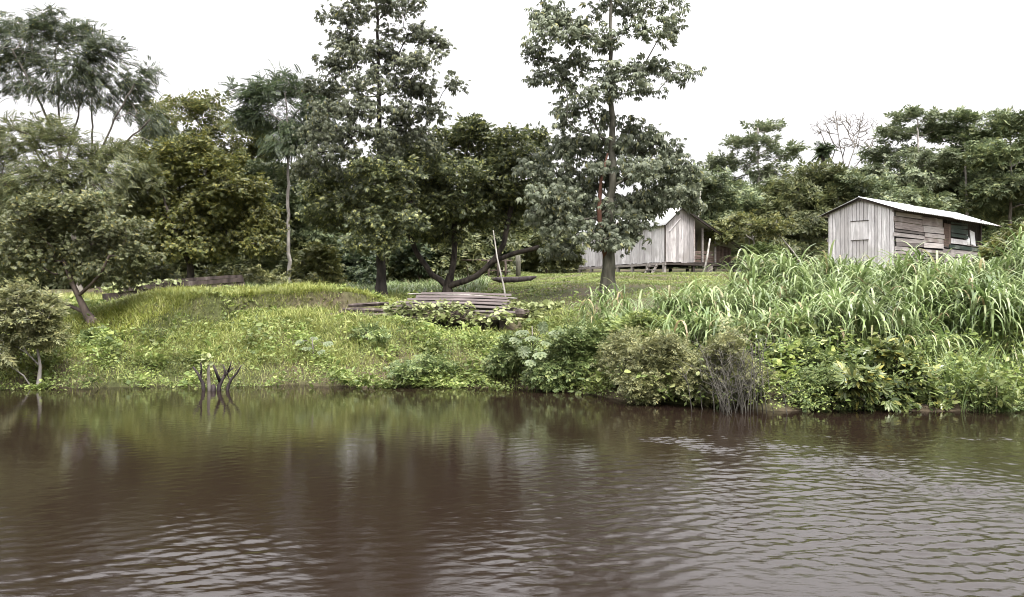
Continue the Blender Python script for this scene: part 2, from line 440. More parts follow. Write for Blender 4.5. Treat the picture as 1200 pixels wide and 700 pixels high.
DM, PM = 2.4, 1.9
def tree(name, label, cat, Y, trunk, pads, leaf, lmat, bmat, R=(.25, .05), limbs=(), dens=2.5, size=.2, per=6, spread=.3,
         seed=1, group=None, droop=.25, tilt=.6, bf=.3, keep=.3, k=7, flute=None, depth=.9, tip=.007, twig=.03, expo=2.3,
         red=None, bare=False, cut_ground=True, limb_r=.6, fill=0, crown='crown'):
    rng = np.random.default_rng(seed)
    T = [at(q[0], q[1], Y + (q[2] if len(q) > 2 else 0)) for q in trunk]
    T[0][2] = tz(T[0][0], T[0][1]) - .12
    Lm = [[at(q[0], q[1], Y + (q[2] if len(q) > 2 else 0)) for q in lb] for lb in limbs]
    att = pad_points(pads, Y, dens * DM, rng, depth)
    P, par, r, tips = grow(T, Lm, R[0], R[1], att, rng, bf=bf, keep=keep, tip=tip, expo=expo, limb_r=limb_r)
    base = Vector((T[0][0], T[0][1], T[0][2] + .12)); B = np.array(base)
    # root flare
    low = P[:, 2] - B[2]
    r = np.where((r > R[0] * .5) & (low < .8), r * (1 + .5 * np.clip(1 - low / .6, 0, 1) ** 2), r)
    root = thing(name, label, cat, base, 0, group)
    v, l, t = wood_mesh(P, par, r, k, flute)
    link_mesh('trunk', v - B, l, t, bmat, root, True)
    if red is not None:
        mb = MB(); pts = np.array([at(q[0], q[1], Y + q[2]) for q in red[0]]) - B
        mb.tube(pts, red[1], 8, .06, rng); mb.build('stem', red[2], root, True)
    if not bare:
        thin = np.where(r < twig)[0]
        src = np.concatenate([thin, tips])
        idx = rng.choice(src, size=int(len(tips) * per * PM), replace=True)
        pp = P[idx] + rand_dirs(len(idx), rng) * (rng.uniform(0, 1, len(idx)) ** .5)[:, None] * spread
        c = att.mean(0); out = nrm(pp - c)
        ch = [leaf_cloud(pp, leaf, size, rng, out, droop, tilt)]
        v, l, t = merge(ch)
        link_mesh(crown, v - B, l, t, lmat, root)
    return root

# ------------------------------------------------------------------ grass blades
def blades(pos, h, w, rng, theta0=.2, kappa=1.6, nseg=5, wind=None):
    n = len(pos)
    az = rng.uniform(0, 2 * math.pi, n)
    hd = np.stack([np.cos(az), np.sin(az), np.zeros(n)], 1)
    if wind is not None: hd = nrm(hd + np.array(wind))
    side = np.stack([-hd[:, 1], hd[:, 0], np.zeros(n)], 1)
    th = theta0 * rng.uniform(.3, 1.2, n); kp = kappa * rng.uniform(.5, 1.25, n)
    p = pos.copy(); rows = []
    for i in range(nseg + 1):
        s = i / nseg
        ww = w * (1 - s ** 2.2) * (.55 + .9 * min(s * 2.5, 1) * .5)
        rows.append(np.stack([p - side * ww[:, None] / 2, p + side * ww[:, None] / 2], 1))
        a = th + kp * (s + .5 / nseg) ** 1.3
        p = p + (hd * np.sin(a)[:, None] + np.array([0, 0, 1.]) * np.cos(a)[:, None]) * (h / nseg)[:, None]
    V = np.stack(rows, 1).reshape(n, -1, 3)                    # n, 2*(nseg+1), 3
    q = np.array([(2 * i, 2 * i + 1, 2 * i + 3, 2 * i + 2) for i in range(nseg)])
    loops = (q[None] + (np.arange(n) * 2 * (nseg + 1))[:, None, None]).ravel()
    return V.reshape(-1, 3), loops, np.full(n * nseg, 4)

def scatter(x0, x1, y0, y1, n, rng, mask=None):
    X = rng.uniform(x0, x1, n); Y = rng.uniform(y0, y1, n)
    keep = np.ones(n, bool) if mask is None else (rng.uniform(0, 1, n) < mask(X, Y))
    X, Y = X[keep], Y[keep]
    return np.stack([X, Y, terr(X, Y)], 1)

# ================================================================== SETTING
def axis(parts):
    return np.unique(np.concatenate(parts))
def grid(name, xs, ys, zf, mat, smooth=True):
    X, Y = np.meshgrid(xs, ys); Z = zf(X, Y)
    V = np.stack([X, Y, Z], -1).reshape(-1, 3); nx, ny = len(xs), len(ys)
    i = (np.arange(ny - 1)[:, None] * nx + np.arange(nx - 1)[None]).ravel()
    loops = np.stack([i, i + 1, i + nx + 1, i + nx], 1).ravel()
    return link_mesh(name, V, loops, np.full(len(i), 4), mat, None, smooth)

# --- ground
m, nt, out = new_mat('ground_soil')
tc = N(nt, 'ShaderNodeTexCoord'); n1 = N(nt, 'ShaderNodeTexNoise'); n1.inputs['Scale'].default_value = .55; n1.inputs['Detail'].default_value = 7
n2 = N(nt, 'ShaderNodeTexNoise'); n2.inputs['Scale'].default_value = 9; n2.inputs['Detail'].default_value = 6
nt.links.new(tc.outputs['Object'], n1.inputs['Vector']); nt.links.new(tc.outputs['Object'], n2.inputs['Vector'])
r1 = ramp(nt, [(.38, (.060, .066, .026)), (.6, (.085, .066, .045))]); nt.links.new(n1.outputs[0], r1.inputs[0])
mr = N(nt, 'ShaderNodeMapRange'); mr.inputs[1].default_value = .3; mr.inputs[2].default_value = .7; mr.inputs[3].default_value = .6; mr.inputs[4].default_value = 1.35
nt.links.new(n2.outputs[0], mr.inputs[0])
hs = N(nt, 'ShaderNodeHueSaturation'); nt.links.new(r1.outputs[0], hs.inputs['Color']); nt.links.new(mr.outputs[0], hs.inputs['Value'])
p = N(nt, 'ShaderNodeBsdfPrincipled'); p.inputs['Roughness'].default_value = .95; p.inputs['Specular IOR Level'].default_value = .15
nt.links.new(hs.outputs[0], p.inputs['Base Color'])
b = N(nt, 'ShaderNodeBump'); b.inputs['Strength'].default_value = .6; b.inputs['Distance'].default_value = .04
nt.links.new(n2.outputs[0], b.inputs['Height']); nt.links.new(b.outputs[0], p.inputs['Normal']); nt.links.new(p.outputs[0], out.inputs[0])
M['ground'] = m
xs = axis([np.arange(-26, 30.01, .2), np.linspace(-400, -26, 40), np.linspace(30, 400, 40)])
ys = axis([np.arange(11, 50, .18), np.linspace(-30, 11, 8), np.linspace(50, 500, 50)])
tag(grid('ground', xs, ys, terr, M['ground']), kind='structure')

# --- river
m, nt, out = new_mat('river_water')
tc = N(nt, 'ShaderNodeTexCoord'); mp = N(nt, 'ShaderNodeMapping'); mp.inputs['Scale'].default_value = (1, 2.4, 1)
nt.links.new(tc.outputs['Object'], mp.inputs['Vector'])
nz = N(nt, 'ShaderNodeTexNoise'); nz.inputs['Scale'].default_value = 8; nz.inputs['Detail'].default_value = 5; nz.inputs['Roughness'].default_value = .6
nt.links.new(mp.outputs[0], nz.inputs['Vector'])
p = N(nt, 'ShaderNodeBsdfPrincipled'); p.inputs['Base Color'].default_value = (.0135, .0086, .0062, 1)
p.inputs['Roughness'].default_value = .025; p.inputs['IOR'].default_value = 1.38
nf = N(nt, 'ShaderNodeTexNoise'); nf.inputs['Scale'].default_value = 17; nf.inputs['Detail'].default_value = 3
nt.links.new(mp.outputs[0], nf.inputs['Vector'])
wa = N(nt, 'ShaderNodeAttribute'); wa.attribute_name = 'wake'
ma = N(nt, 'ShaderNodeMath', operation='MULTIPLY_ADD'); ma.inputs[1].default_value = 1.5; ma.inputs[2].default_value = .25
nt.links.new(wa.outputs['Fac'], ma.inputs[0])
mm = N(nt, 'ShaderNodeMath', operation='MULTIPLY_ADD'); nt.links.new(nf.outputs[0], mm.inputs[0]); nt.links.new(ma.outputs[0], mm.inputs[1]); nt.links.new(nz.outputs[0], mm.inputs[2])
b = N(nt, 'ShaderNodeBump'); b.inputs['Distance'].default_value = .008
wb = N(nt, 'ShaderNodeAttribute'); wb.attribute_name = 'ripple'; nt.links.new(wb.outputs['Fac'], b.inputs['Strength'])
nt.links.new(mm.outputs[0], b.inputs['Height']); nt.links.new(b.outputs[0], p.inputs['Normal']); nt.links.new(p.outputs[0], out.inputs[0])
M['water'] = m
wr = np.random.default_rng(21)
WAKE = {}
def waves(X, Y):
    H = np.zeros_like(X)
    near = sstep(-Y, -11.0, -5.2)                                 # livelier towards the boat
    patch = noise(X, Y, .35, 5)
    glint = np.exp(-((X + 2.4) / .75) ** 2 - ((Y - 5.8) / .65) ** 2) + np.exp(-((X - .55) / .6) ** 2 - ((Y - 5.8) / .6) ** 2)
    side = sstep(X, -.6, 1.4)
    amp = .004 + .040 * near * (.10 + .22 * side + (.12 + 1.25 * side) * sstep(patch, .2, .8)) + .038 * glint
    amp = amp + .011 * sstep(X, .5, 3.5) * sstep(-Y, -13.2, -10)
    for i in range(60):                                           # wind ripples, crests roughly along X
        lam = wr.uniform(.085, .21) if i < 34 else (wr.uniform(.05, .085) if i < 56 else wr.uniform(.3, .5))
        a = wr.normal(0, .72) + math.pi / 2 + (.22 if i % 3 else -.3)
        k = 2 * math.pi / lam; ph = wr.uniform(0, 6.28)
        loc = 1.6 * sstep(noise(X, Y, .7, i % 9), .25, .8)
        H += (amp * .42 * loc / k) * np.sin(k * (X * math.cos(a) + Y * math.sin(a)) + ph + 4.5 * noise(X, Y, .9, i % 7))
    # wake of the boat, swinging in from the right along an arc
    arc = np.array([[.6, 11.4], [2.2, 10.8], [3.1, 10.1], [3.9, 9.2], [4.5, 8.1], [5.0, 6.6], [5.3, 5.0]])
    wd = np.full_like(X, 99.)
    for a_, b_ in zip(arc[:-1], arc[1:]):
        d_ = b_ - a_; u = np.clip(((X - a_[0]) * d_[0] + (Y - a_[1]) * d_[1]) / (d_ @ d_), 0, 1)
        wd = np.minimum(wd, np.hypot(X - a_[0] - u * d_[0], Y - a_[1] - u * d_[1]))
    wk = np.exp(-(wd / .62) ** 2) * sstep(X, .9, 2.4) * (.25 + 1.1 * sstep(noise(X, Y * 1.6, 1.5, 4), .2, .7))
    wk = wk + .55 * np.exp(-((Y - 11.3 + .12 * (X - 3)) / .28) ** 2) * sstep(X, 3.2, 4.4) * sstep(noise(X, Y, 3.5, 6), .45, .7)
    wc = np.interp(X, arc[:, 0], arc[:, 1])
    WAKE['b'] = .10 + .30 * sstep(-Y, -11.5, -6.5) * (.35 + .65 * side) + .3 * np.clip(wk, 0, 1)
    WAKE['a'] = np.clip(wk, 0, 1.5)
    for i in range(30):
        lam = wr.uniform(.075, .17); a = math.pi / 2 + wr.normal(0, .8) + .3; k = 2 * math.pi / lam
        H += (.075 * wk / k) * np.sin(k * (X * math.cos(a) + Y * math.sin(a)) + wr.uniform(0, 6.28) + 2 * noise(X, Y, 1.1, i % 7))
    sdist = wd + .45 * noise(X, Y, .9, 3)
    env = np.exp(-(wd / 1.6) ** 2) * sstep(X, .9, 2.6)
    for i, lam in enumerate((.34, .27, .22, .18, .15, .12)):
        k = 2 * math.pi / lam
        H += (.026 * env * sstep(noise(X, Y, 1.3, i), .4, .85) / k) * np.sin(k * sdist + 6 * noise(X, Y, 1.4, i + 2))
    fade = (1 - sstep(np.abs(X), 12, 16)) * sstep(Y, 1.5, 3.2)
    return H * fade
xs = axis([np.arange(-14, -7, .06), np.arange(-7, 8, .032), np.arange(8, 14.01, .06), np.linspace(-400, -14, 30), np.linspace(14, 400, 30)])
ys = axis([np.arange(3, 9, .016), np.arange(9, 13, .026), np.arange(13, 18.6, .04), np.linspace(-60, 3, 20), np.array([19.5, 21])])
wo = grid('river_water', xs, ys, waves, M['water']); tag(wo, kind='structure')
at_ = wo.data.attributes.new('wake', 'FLOAT', 'POINT'); at_.data.foreach_set('value', WAKE['a'].ravel().astype(np.float32))
at_ = wo.data.attributes.new('ripple', 'FLOAT', 'POINT'); at_.data.foreach_set('value', WAKE['b'].ravel().astype(np.float32))

# ================================================================== GROUND COVER AND GRASS (stuff)
rng = np.random.default_rng(11)
def yellow_mask(X, Y):
    """the yellow-green grass of the left bank: above the ledge and along the crest"""
    dx, dy = 3.6, 3.8; L = math.hypot(dx, dy)
    d = (-(X + 8.6) * dy + (Y - 19.7) * dx) / L
    m1 = sstep(d, -.1, .15) * (1 - sstep(d, 1.8, 4.2)) * sstep(X, -12.5, -10) * (1 - sstep(X, -5.2, -3.8))
    return m1 * sstep(noise(X, Y, 1.2, 8), .15, .45)
def plank_clear(X, Y):
    return 1 - ((X > -5.0) & (X < .3) & (Y > 21.2) & (Y < 24.2))
LA = np.array([-12.0, 23.6]); LB = np.array([-8.75, 26.0])           # ends of the long log
def log_clear(X, Y):
    d = LB - LA; u = np.clip(((X - LA[0]) * d[0] + (Y - LA[1]) * d[1]) / (d @ d), 0, 1)
    return sstep(np.hypot(X - LA[0] - u * d[0], Y - LA[1] - u * d[1]), .6, 1.4)
def fine_zone(X, Y):
    t = Y - bank(X)
    return sstep(X, -9.5, -7.8) * (1 - sstep(X + .6 * noise(X, Y, 1.1, 3), -4.2, -2.2)) * sstep(t, .5, 1.3)
def cover_mask(X, Y):
    t = Y - bank(X)
    right = sstep(X, 1.2, 2.6)
    return sstep(t, -.55 - .4 * noise(X, Y, 2.0, 9), -.1) * (1 - right * sstep(t, 2.2, 3.4)) * (1 - .93 * yellow_mask(X, Y)) * (1 - .45 * fine_zone(X, Y)) * (1 - .85 * sstep(t, 6.0, 9.0)) * (.35 + .65 * sstep(noise(X, Y, 1.6, 3), .25, .5)) * plank_clear(X, Y) * log_clear(X, Y)
P = scatter(-15, 15, 13, 30, 420000, rng, cover_mask)
tt_ = P[:, 1] - bank(P[:, 0])
hm = .03 + (.42 * sstep(noise(P[:, 0], P[:, 1], 1.5, 1), .35, .85) + .22 * sstep(noise(P[:, 0], P[:, 1], 3.6, 7), .35, .8) + .08 * noise(P[:, 0], P[:, 1], 8, 4)) * (1 - .7 * sstep(tt_, 2.4, 3.4)) + .42 * sstep(P[:, 0], 1.2, 3)
P[:, 2] = np.maximum(P[:, 2], .0) + hm * rng.uniform(.15, 1.05, len(P))
k1 = rng.uniform(0, 1, len(P)) < .85
tilt_out = np.tile(np.array([0, -.35, .1]), (len(P), 1))
sz = .045 + .075 * sstep(noise(P[:, 0], P[:, 1], 1.8, 5), .35, .75)
def cover_leaves(sel, tp, f):
    n = int(sel.sum()); d = nrm(rand_dirs(n, rng, .5) + tilt_out[sel] * .8); d[:, 2] -= .1
    return inst(tp, P[sel], d, nrm(rng.normal(size=(n, 3)) * .55 + np.array([0, 0, 1.])), f * sz[sel] * rng.uniform(.5, 1.5, n))
ch = [cover_leaves(k1, OVAL, 1.0), cover_leaves(~k1, ROUND, 1.15)]
v, l, t = merge(ch)
tag(link_mesh('ground_cover', v, l, t, M['leaf_cover']), 'low leafy vines and weeds covering the river bank', 'ground cover', kind='stuff')

P = scatter(-14, -3, 17, 28, 150000, rng, lambda X, Y: yellow_mask(X, Y) * log_clear(X, Y))
v, l, t = blades(P, (.08 + .24 * noise(P[:, 0], P[:, 1], 2.6, 3)) * rng.uniform(.6, 1.3, len(P)), rng.uniform(.012, .022, len(P)), rng, .45, 1.5, 3)
tag(link_mesh('crest_grass', v, l, t, M['grass_crest']), 'yellow-green grass along the crest of the left bank', 'grass', kind='stuff')

def sprig_mask(X, Y):
    t = Y - bank(X)
    return (1 - sstep(X, 1, 2.4)) * sstep(t, -.1, .2) * (1 - .5 * sstep(t, 7, 11)) * plank_clear(X, Y) * log_clear(X, Y) * .9 * (1 - sstep(X, -5, -3) * sstep(t, 7, 9))
P = scatter(-17, 2.6, 15.5, 34, 90000, rng, sprig_mask)
v, l, t = blades(P, rng.uniform(.14, .42, len(P)), rng.uniform(.010, .018, len(P)), rng, .4, 1.5, 3)
Pf = scatter(-10.5, -2, 17.5, 25, 90000, rng, lambda X, Y: fine_zone(X, Y) * plank_clear(X, Y) * (.3 + .7 * sstep(noise(X, Y, 2.2, 9), .2, .5)))
v, l, t = merge([(v, l, t), blades(Pf, (.07 + .16 * noise(Pf[:, 0], Pf[:, 1], 2.8, 2)) * rng.uniform(.6, 1.4, len(Pf)), rng.uniform(.008, .016, len(Pf)), rng, .5, 1.6, 3)])
tag(link_mesh('bank_grass', v, l, t, M['grass_bank']), 'thin grass sprouting through the vines on the bank', 'grass', kind='stuff')

def lawn_mask(X, Y):
    u = X / Y
    soil = np.exp(-((X - 1.7) / 1.9) ** 2 - ((Y - 27.6) / 2.3) ** 2)
    return sstep(X, -6, -1) * (1 - sstep(u, .33, .38)) * (1 - .93 * np.clip(soil * 1.5, 0, 1)) * (.25 + .75 * sstep(noise(X, Y, .9, 6), .2, .5))
P = scatter(-6, 17, 25, 47, 170000, rng, lawn_mask)
v, l, t = blades(P, rng.uniform(.04, .11, len(P)), rng.uniform(.018, .032, len(P)), rng, .4, 1.2, 2)
tag(link_mesh('lawn_grass', v, l, t, M['grass_lawn']), 'short green lawn in front of the stilt house', 'grass', kind='stuff')

# tall arching grass on the right bank
def tall_mask(X, Y):
    t = Y - bank(X)
    tmax = np.interp(X, [1.0, 2.5, 4.5, 7, 9], [4.5, 5.2, 6.0, 7.8, 12.5])
    inl = sstep(X + .30 * (t - 3), 1.9, 2.8)
    return inl * sstep(t, 1.3, 2.2) * (1 - sstep(t, tmax - .8, tmax)) * (.10 + .90 * sstep(noise(X, Y, 1.9, 6), .30, .55))
C = scatter(1.0, 17, 14.5, 29, 3000, rng, tall_mask)               # stools of cane-like grass
ht = .22 + 1.0 * sstep(noise(C[:, 0], C[:, 1], 1.5, 9), .1, .9) * (.55 + .45 * sstep(C[:, 0], 3, 8))
ht = ht * (1 - .78 * sstep(C[:, 1] - bank(C[:, 0]), 6.5, 10.5) * (1 - sstep(C[:, 0] / C[:, 1], .57, .62)))
ns = 4; nb = 12
idx = np.repeat(np.arange(len(C)), ns)
S = C[idx].copy(); S[:, :2] += rng.normal(size=(len(S), 2)) * .15
S[:, 2] = terr(S[:, 0], S[:, 1]); sh = ht[idx] * rng.uniform(.7, 1.25, len(S))
P = np.repeat(S, nb, 0); P[:, :2] += rng.normal(size=(len(P), 2)) * .03
P[:, 2] += np.repeat(sh, nb) * rng.uniform(.25, 1.0, len(P)) ** .7
Ln = rng.uniform(.6, 1.3, len(P)) * (.65 + .5 * np.repeat(ht[idx], nb))
v, l, t = blades(P, Ln, Ln * rng.uniform(.030, .054, len(P)), rng, .34, 3.2, 8, (-.08, -.35, 0))
v2, l2, t2 = blades(S, sh * 1.15, np.full(len(S), .016), rng, .10, .5, 3)
v, l, t = merge([(v, l, t), (v2, l2, t2)])
tag(link_mesh('tall_grass', v, l, t, M['grass_tall']), 'tall arching pale green grass covering the right bank', 'tall grass', kind='stuff')
# dry litter and dark stems under it
P = scatter(1.5, 17, 14.2, 27, 16000, rng, lambda X, Y: tall_mask(X, Y) * .8)
v, l, t = blades(P, rng.uniform(.2, .6, len(P)), rng.uniform(.008, .02, len(P)), rng, .7, 1.2, 3)
tag(link_mesh('dry_grass', v, l, t, M['grass_dry']), 'dry brown stalks underneath the tall grass', 'grass', kind='stuff')
# reeds at the water, far right
P = scatter(6.6, 14, 13.2, 16.2, 4200, rng, lambda X, Y: sstep(X, 6.8, 8) * sstep(Y - bank(X), -.25, .1) * (.35 + .65 * noise(X, Y, 2.2, 4)))
P[:, 2] = np.maximum(P[:, 2], -.05)
v, l, t = blades(P, rng.uniform(.45, 1.15, len(P)), rng.uniform(.016, .032, len(P)), rng, .18, 1.3, 5)
tag(link_mesh('reed_grass', v, l, t, M['grass_tall']), 'upright green reeds at the water edge on the right', 'reeds', kind='stuff')
# brighter grass strip under the trees in the middle
P = scatter(-15, -1, 29.5, 38, 22000, rng, lambda X, Y: sstep(noise(X, Y, 1.3, 2), .2, .45))
v, l, t = blades(P, rng.uniform(.3, .75, len(P)), rng.uniform(.02, .04, len(P)), rng, .35, 1.6, 4)
tag(link_mesh('meadow_grass', v, l, t, M['grass_tall']), 'knee high grass behind the plank stack under the trees', 'grass', kind='stuff')

# ================================================================== TREES
G1 = 'trees on the left bank'
tree('feathery_tree', 'tall open tree with several pale forked stems and feathery foliage, leftmost against the sky', 'tree', 36,
     [(92, 335), (86, 265), (76, 195)],
     [(12, 40, 32, 16), (50, 36, 36, 15), (88, 44, 34, 16), (120, 58, 28, 16), (28, 68, 42, 14), (75, 72, 42, 14), (108, 86, 34, 14), (150, 100, 32, 13),
      (165, 84, 20, 10), (18, 98, 30, 10), (58, 104, 30, 9), (140, 122, 30, 8), (172, 138, 20, 10), (0, 75, 25, 14), (95, 112, 24, 8), (186, 152, 22, 9), (196, 168, 20, 9)],
     PINN, M['leaf_feather'], M['bark_grey'], (.20, .06),
     [[(78, 215), (62, 155), (38, 100), (16, 62)], [(76, 200), (70, 130), (64, 60)], [(77, 200), (90, 140, 1), (104, 80, 2), (112, 50, 2)],
      [(84, 240), (108, 185, 2), (108, 110, 2), (125, 60, 2)], [(84, 240), (112, 190, -1), (135, 140, -1.5), (158, 98, -2)], [(86, 250), (125, 195, -1.5), (150, 165, -2), (176, 140, -2.5)]],
     dens=6, size=.36, per=6.5, spread=.55, seed=4, bf=.25, keep=.45, tip=.010, depth=.7, limb_r=.42)
tree('broadleaf_tree', 'dull green spreading tree behind the leaning bank tree at far left', 'tree', 30,
     [(118, 340), (110, 270), (106, 205)],
     [(5, 172, 40, 20), (50, 160, 50, 18), (120, 178, 36, 14), (165, 205, 30, 14), (100, 200, 60, 20), (35, 212, 50, 22), (145, 215, 45, 20), (85, 245, 60, 22), (150, 245, 40, 20), (-30, 200, 40, 25), (20, 250, 40, 20)],
     PINN, M['leaf_dull'], M['bark_brown'], (.22, .07), dens=7, size=.32, per=7, spread=.40, seed=5, group=G1)
tree('leaning_tree', 'grey-green tree with a leaning brown trunk on the left bank slope', 'tree', 20.2,
     [(112, 388), (99, 366), (88, 338), (76, 308)],
     [(30, 270, 46, 20), (80, 258, 56, 20), (132, 272, 46, 20), (50, 298, 52, 18), (110, 298, 46, 18), (18, 305, 36, 20), (152, 298, 30, 18), (92, 322, 30, 8), (60, 240, 40, 14), (0, 275, 30, 20), (110, 240, 35, 12), (150, 325, 20, 10), (118, 318, 26, 9)],
     PAIR, M['leaf_grey'], M['bark_brown'], (.13, .05),
     [[(94, 352), (112, 330, -.4), (128, 300, -.6)], [(100, 368), (85, 360, .4), (60, 352, .5), (35, 335, .6)]],
     dens=20, size=.088, per=12, spread=.25, seed=6, droop=.3, keep=.3, tip=.005, twig=.02)
tree('waterside_shrub', 'yellow-green shrub with pale bare stems at the water edge, far left', 'shrub', 17.1,
     [(44, 453), (46, 425), (42, 395)],
     [(30, 368, 34, 26), (12, 395, 30, 24), (50, 385, 24, 30), (28, 345, 24, 12), (58, 362, 15, 18), (0, 420, 20, 14), (5, 360, 24, 20)],
     SPRAY, M['leaf_olive'], M['bark_pale'], (.045, .02), [[(42, 448), (22, 432, -.2), (4, 424, -.2)], [(44, 440), (34, 415, .2), (20, 395, .3)]],
     dens=34, size=.13, per=4.5, spread=.16, seed=8, tip=.004, twig=.02, keep=.2, crown='foliage')
tree('mango_tree', 'dense dark yellow-green dome tree with a short black trunk behind the low timber stack', 'tree', 31,
     [(223, 347), (224, 322), (222, 300), (225, 270)],
     [(200, 185, 40, 16), (250, 192, 46, 16), (215, 212, 56, 18), (275, 222, 46, 20), (180, 235, 35, 20), (240, 246, 60, 20), (300, 258, 32, 22), (200, 268, 46, 18), (265, 280, 46, 16), (175, 290, 30, 16), (225, 175, 35, 12), (305, 285, 25, 14), (235, 290, 40, 10)],
     PAIR, M['leaf_mango'], M['bark_dark'], (.22, .10), [[(222, 312), (205, 272, -1), (192, 232, -1)], [(223, 308), (242, 270, .5), (258, 228, 1)], [(223, 310), (215, 268, 1.5), (210, 230, 2)]],
     dens=10, size=.130, per=14, spread=.38, seed=9, droop=.35)
tree('airy_tree', 'airy yellowish tree rising behind the dark dome tree', 'tree', 42,
     [(250, 335), (246, 240), (238, 150)],
     [(195, 135, 26, 12), (235, 128, 36, 14), (212, 158, 36, 10), (270, 150, 32, 14), (302, 172, 30, 16), (180, 160, 16, 10), (250, 172, 40, 10), (165, 180, 25, 14), (290, 195, 35, 14)],
     SPRAY, M['leaf_yellow'], M['bark_grey'], (.2, .05), dens=3.4, size=.33, per=7, spread=.45, seed=10, tip=.010)
tree('pale_trunk_tree', 'dark crowned tree on a straight pale trunk right of the dome tree', 'tree', 38,
     [(339, 335), (338, 260), (337, 180), (336, 125)],
     [(300, 112, 28, 15), (335, 106, 36, 14), (368, 122, 24, 20), (318, 140, 36, 14), (352, 152, 32, 14), (292, 138, 18, 12), (330, 170, 30, 10), (375, 150, 20, 14)],
     PINN, M['leaf_deep'], M['bark_lightgrey'], (.15, .03), dens=8, size=.40, per=6, spread=.4, seed=12, tip=.010, keep=.6)
tree('forest_tree', 'light green bushy tree behind the straight pale trunk', 'tree', 41,
     [(322, 335), (322, 280), (322, 225)],
     [(305, 205, 30, 12), (345, 212, 32, 13), (328, 240, 36, 13), (295, 232, 30, 12), (365, 248, 32, 12), (372, 205, 26, 12), (340, 270, 40, 12), (385, 275, 30, 12)],
     SPRAY, M['leaf_far'], M['bark_grey'], (.16, .04), dens=4, size=.34, per=9, spread=.45, seed=33, tip=.010)
tree('tall_tree', 'very tall tree left of centre with a tiered crown and dark lower trunk', 'tree', 27,
     [(447, 357), (446, 260), (445, 160), (443, 60), (440, -50)],
     [(440, -45, 46, 22), (412, 18, 36, 13), (460, 6, 42, 13), (482, 38, 36, 11), (400, 48, 26, 11), (392, 75, 28, 10), (440, 62, 40, 11), (490, 74, 36, 10), (516, 50, 16, 10),
      (386, 103, 30, 9), (430, 97, 36, 9), (485, 103, 42, 10), (528, 96, 18, 7), (380, 128, 26, 9), (420, 130, 40, 10), (472, 132, 40, 9), (398, 156, 46, 10), (450, 158, 42, 9), (482, 154, 28, 8), (388, 180, 36, 9), (455, 182, 30, 8), (500, 130, 26, 8), (370, 150, 26, 10), (365, 178, 22, 8), (425, 200, 50, 9), (375, 200, 30, 9), (505, 170, 22, 8), (405, 60, 22, 9), (460, 85, 30, 8)],
     PALM, M['leaf_tall'], M['bark_trunk'], (.24, .03), dens=10.5, size=.138, per=5.4, spread=.33, seed=13, droop=.3, tilt=.4, keep=.5, bf=.35)
tree('spreading_tree', 'wide dark tree with several low crooked black limbs behind the plank stack', 'tree', 29.5,
     [(524, 345), (524, 334), (528, 322)],
     [(540, 162, 42, 17), (500, 188, 46, 17), (575, 182, 36, 18), (452, 200, 46, 14, -3.4), (402, 214, 42, 14), (612, 192, 36, 20), (540, 204, 56, 19), (480, 224, 50, 17), (420, 238, 46, 14, -2.0), (378, 224, 30, 11), (455, 228, 40, 13, -3.4),
      (590, 228, 50, 18), (530, 244, 56, 17), (452, 258, 46, 14, -3.4), (622, 240, 36, 18), (490, 270, 36, 10), (412, 262, 40, 10), (572, 258, 40, 10), (440, 284, 40, 9, -3.4), (380, 250, 30, 10), (520, 275, 26, 8), (625, 165, 24, 10), (592, 162, 30, 9), (560, 150, 24, 8), (470, 172, 34, 9)],
     PAIR, M['leaf_broad'], M['bark_dark'], (.20, .15),
     [[(524, 340), (506, 322, .3), (490, 300, .6), (478, 268, .8), (462, 240, .5)], [(526, 334), (532, 308, .2), (531, 280, .4), (535, 240, .5), (540, 200, .5)],
      [(525, 338), (546, 330, -.3), (572, 314, -.5), (590, 286, -.6), (597, 255, -.4), (605, 215, 0)], [(580, 303, -.55), (608, 296, -.9), (632, 290, -1.1)]],
     dens=12, size=.130, per=12, spread=.36, seed=14, droop=.25, keep=.25, limb_r=.85)
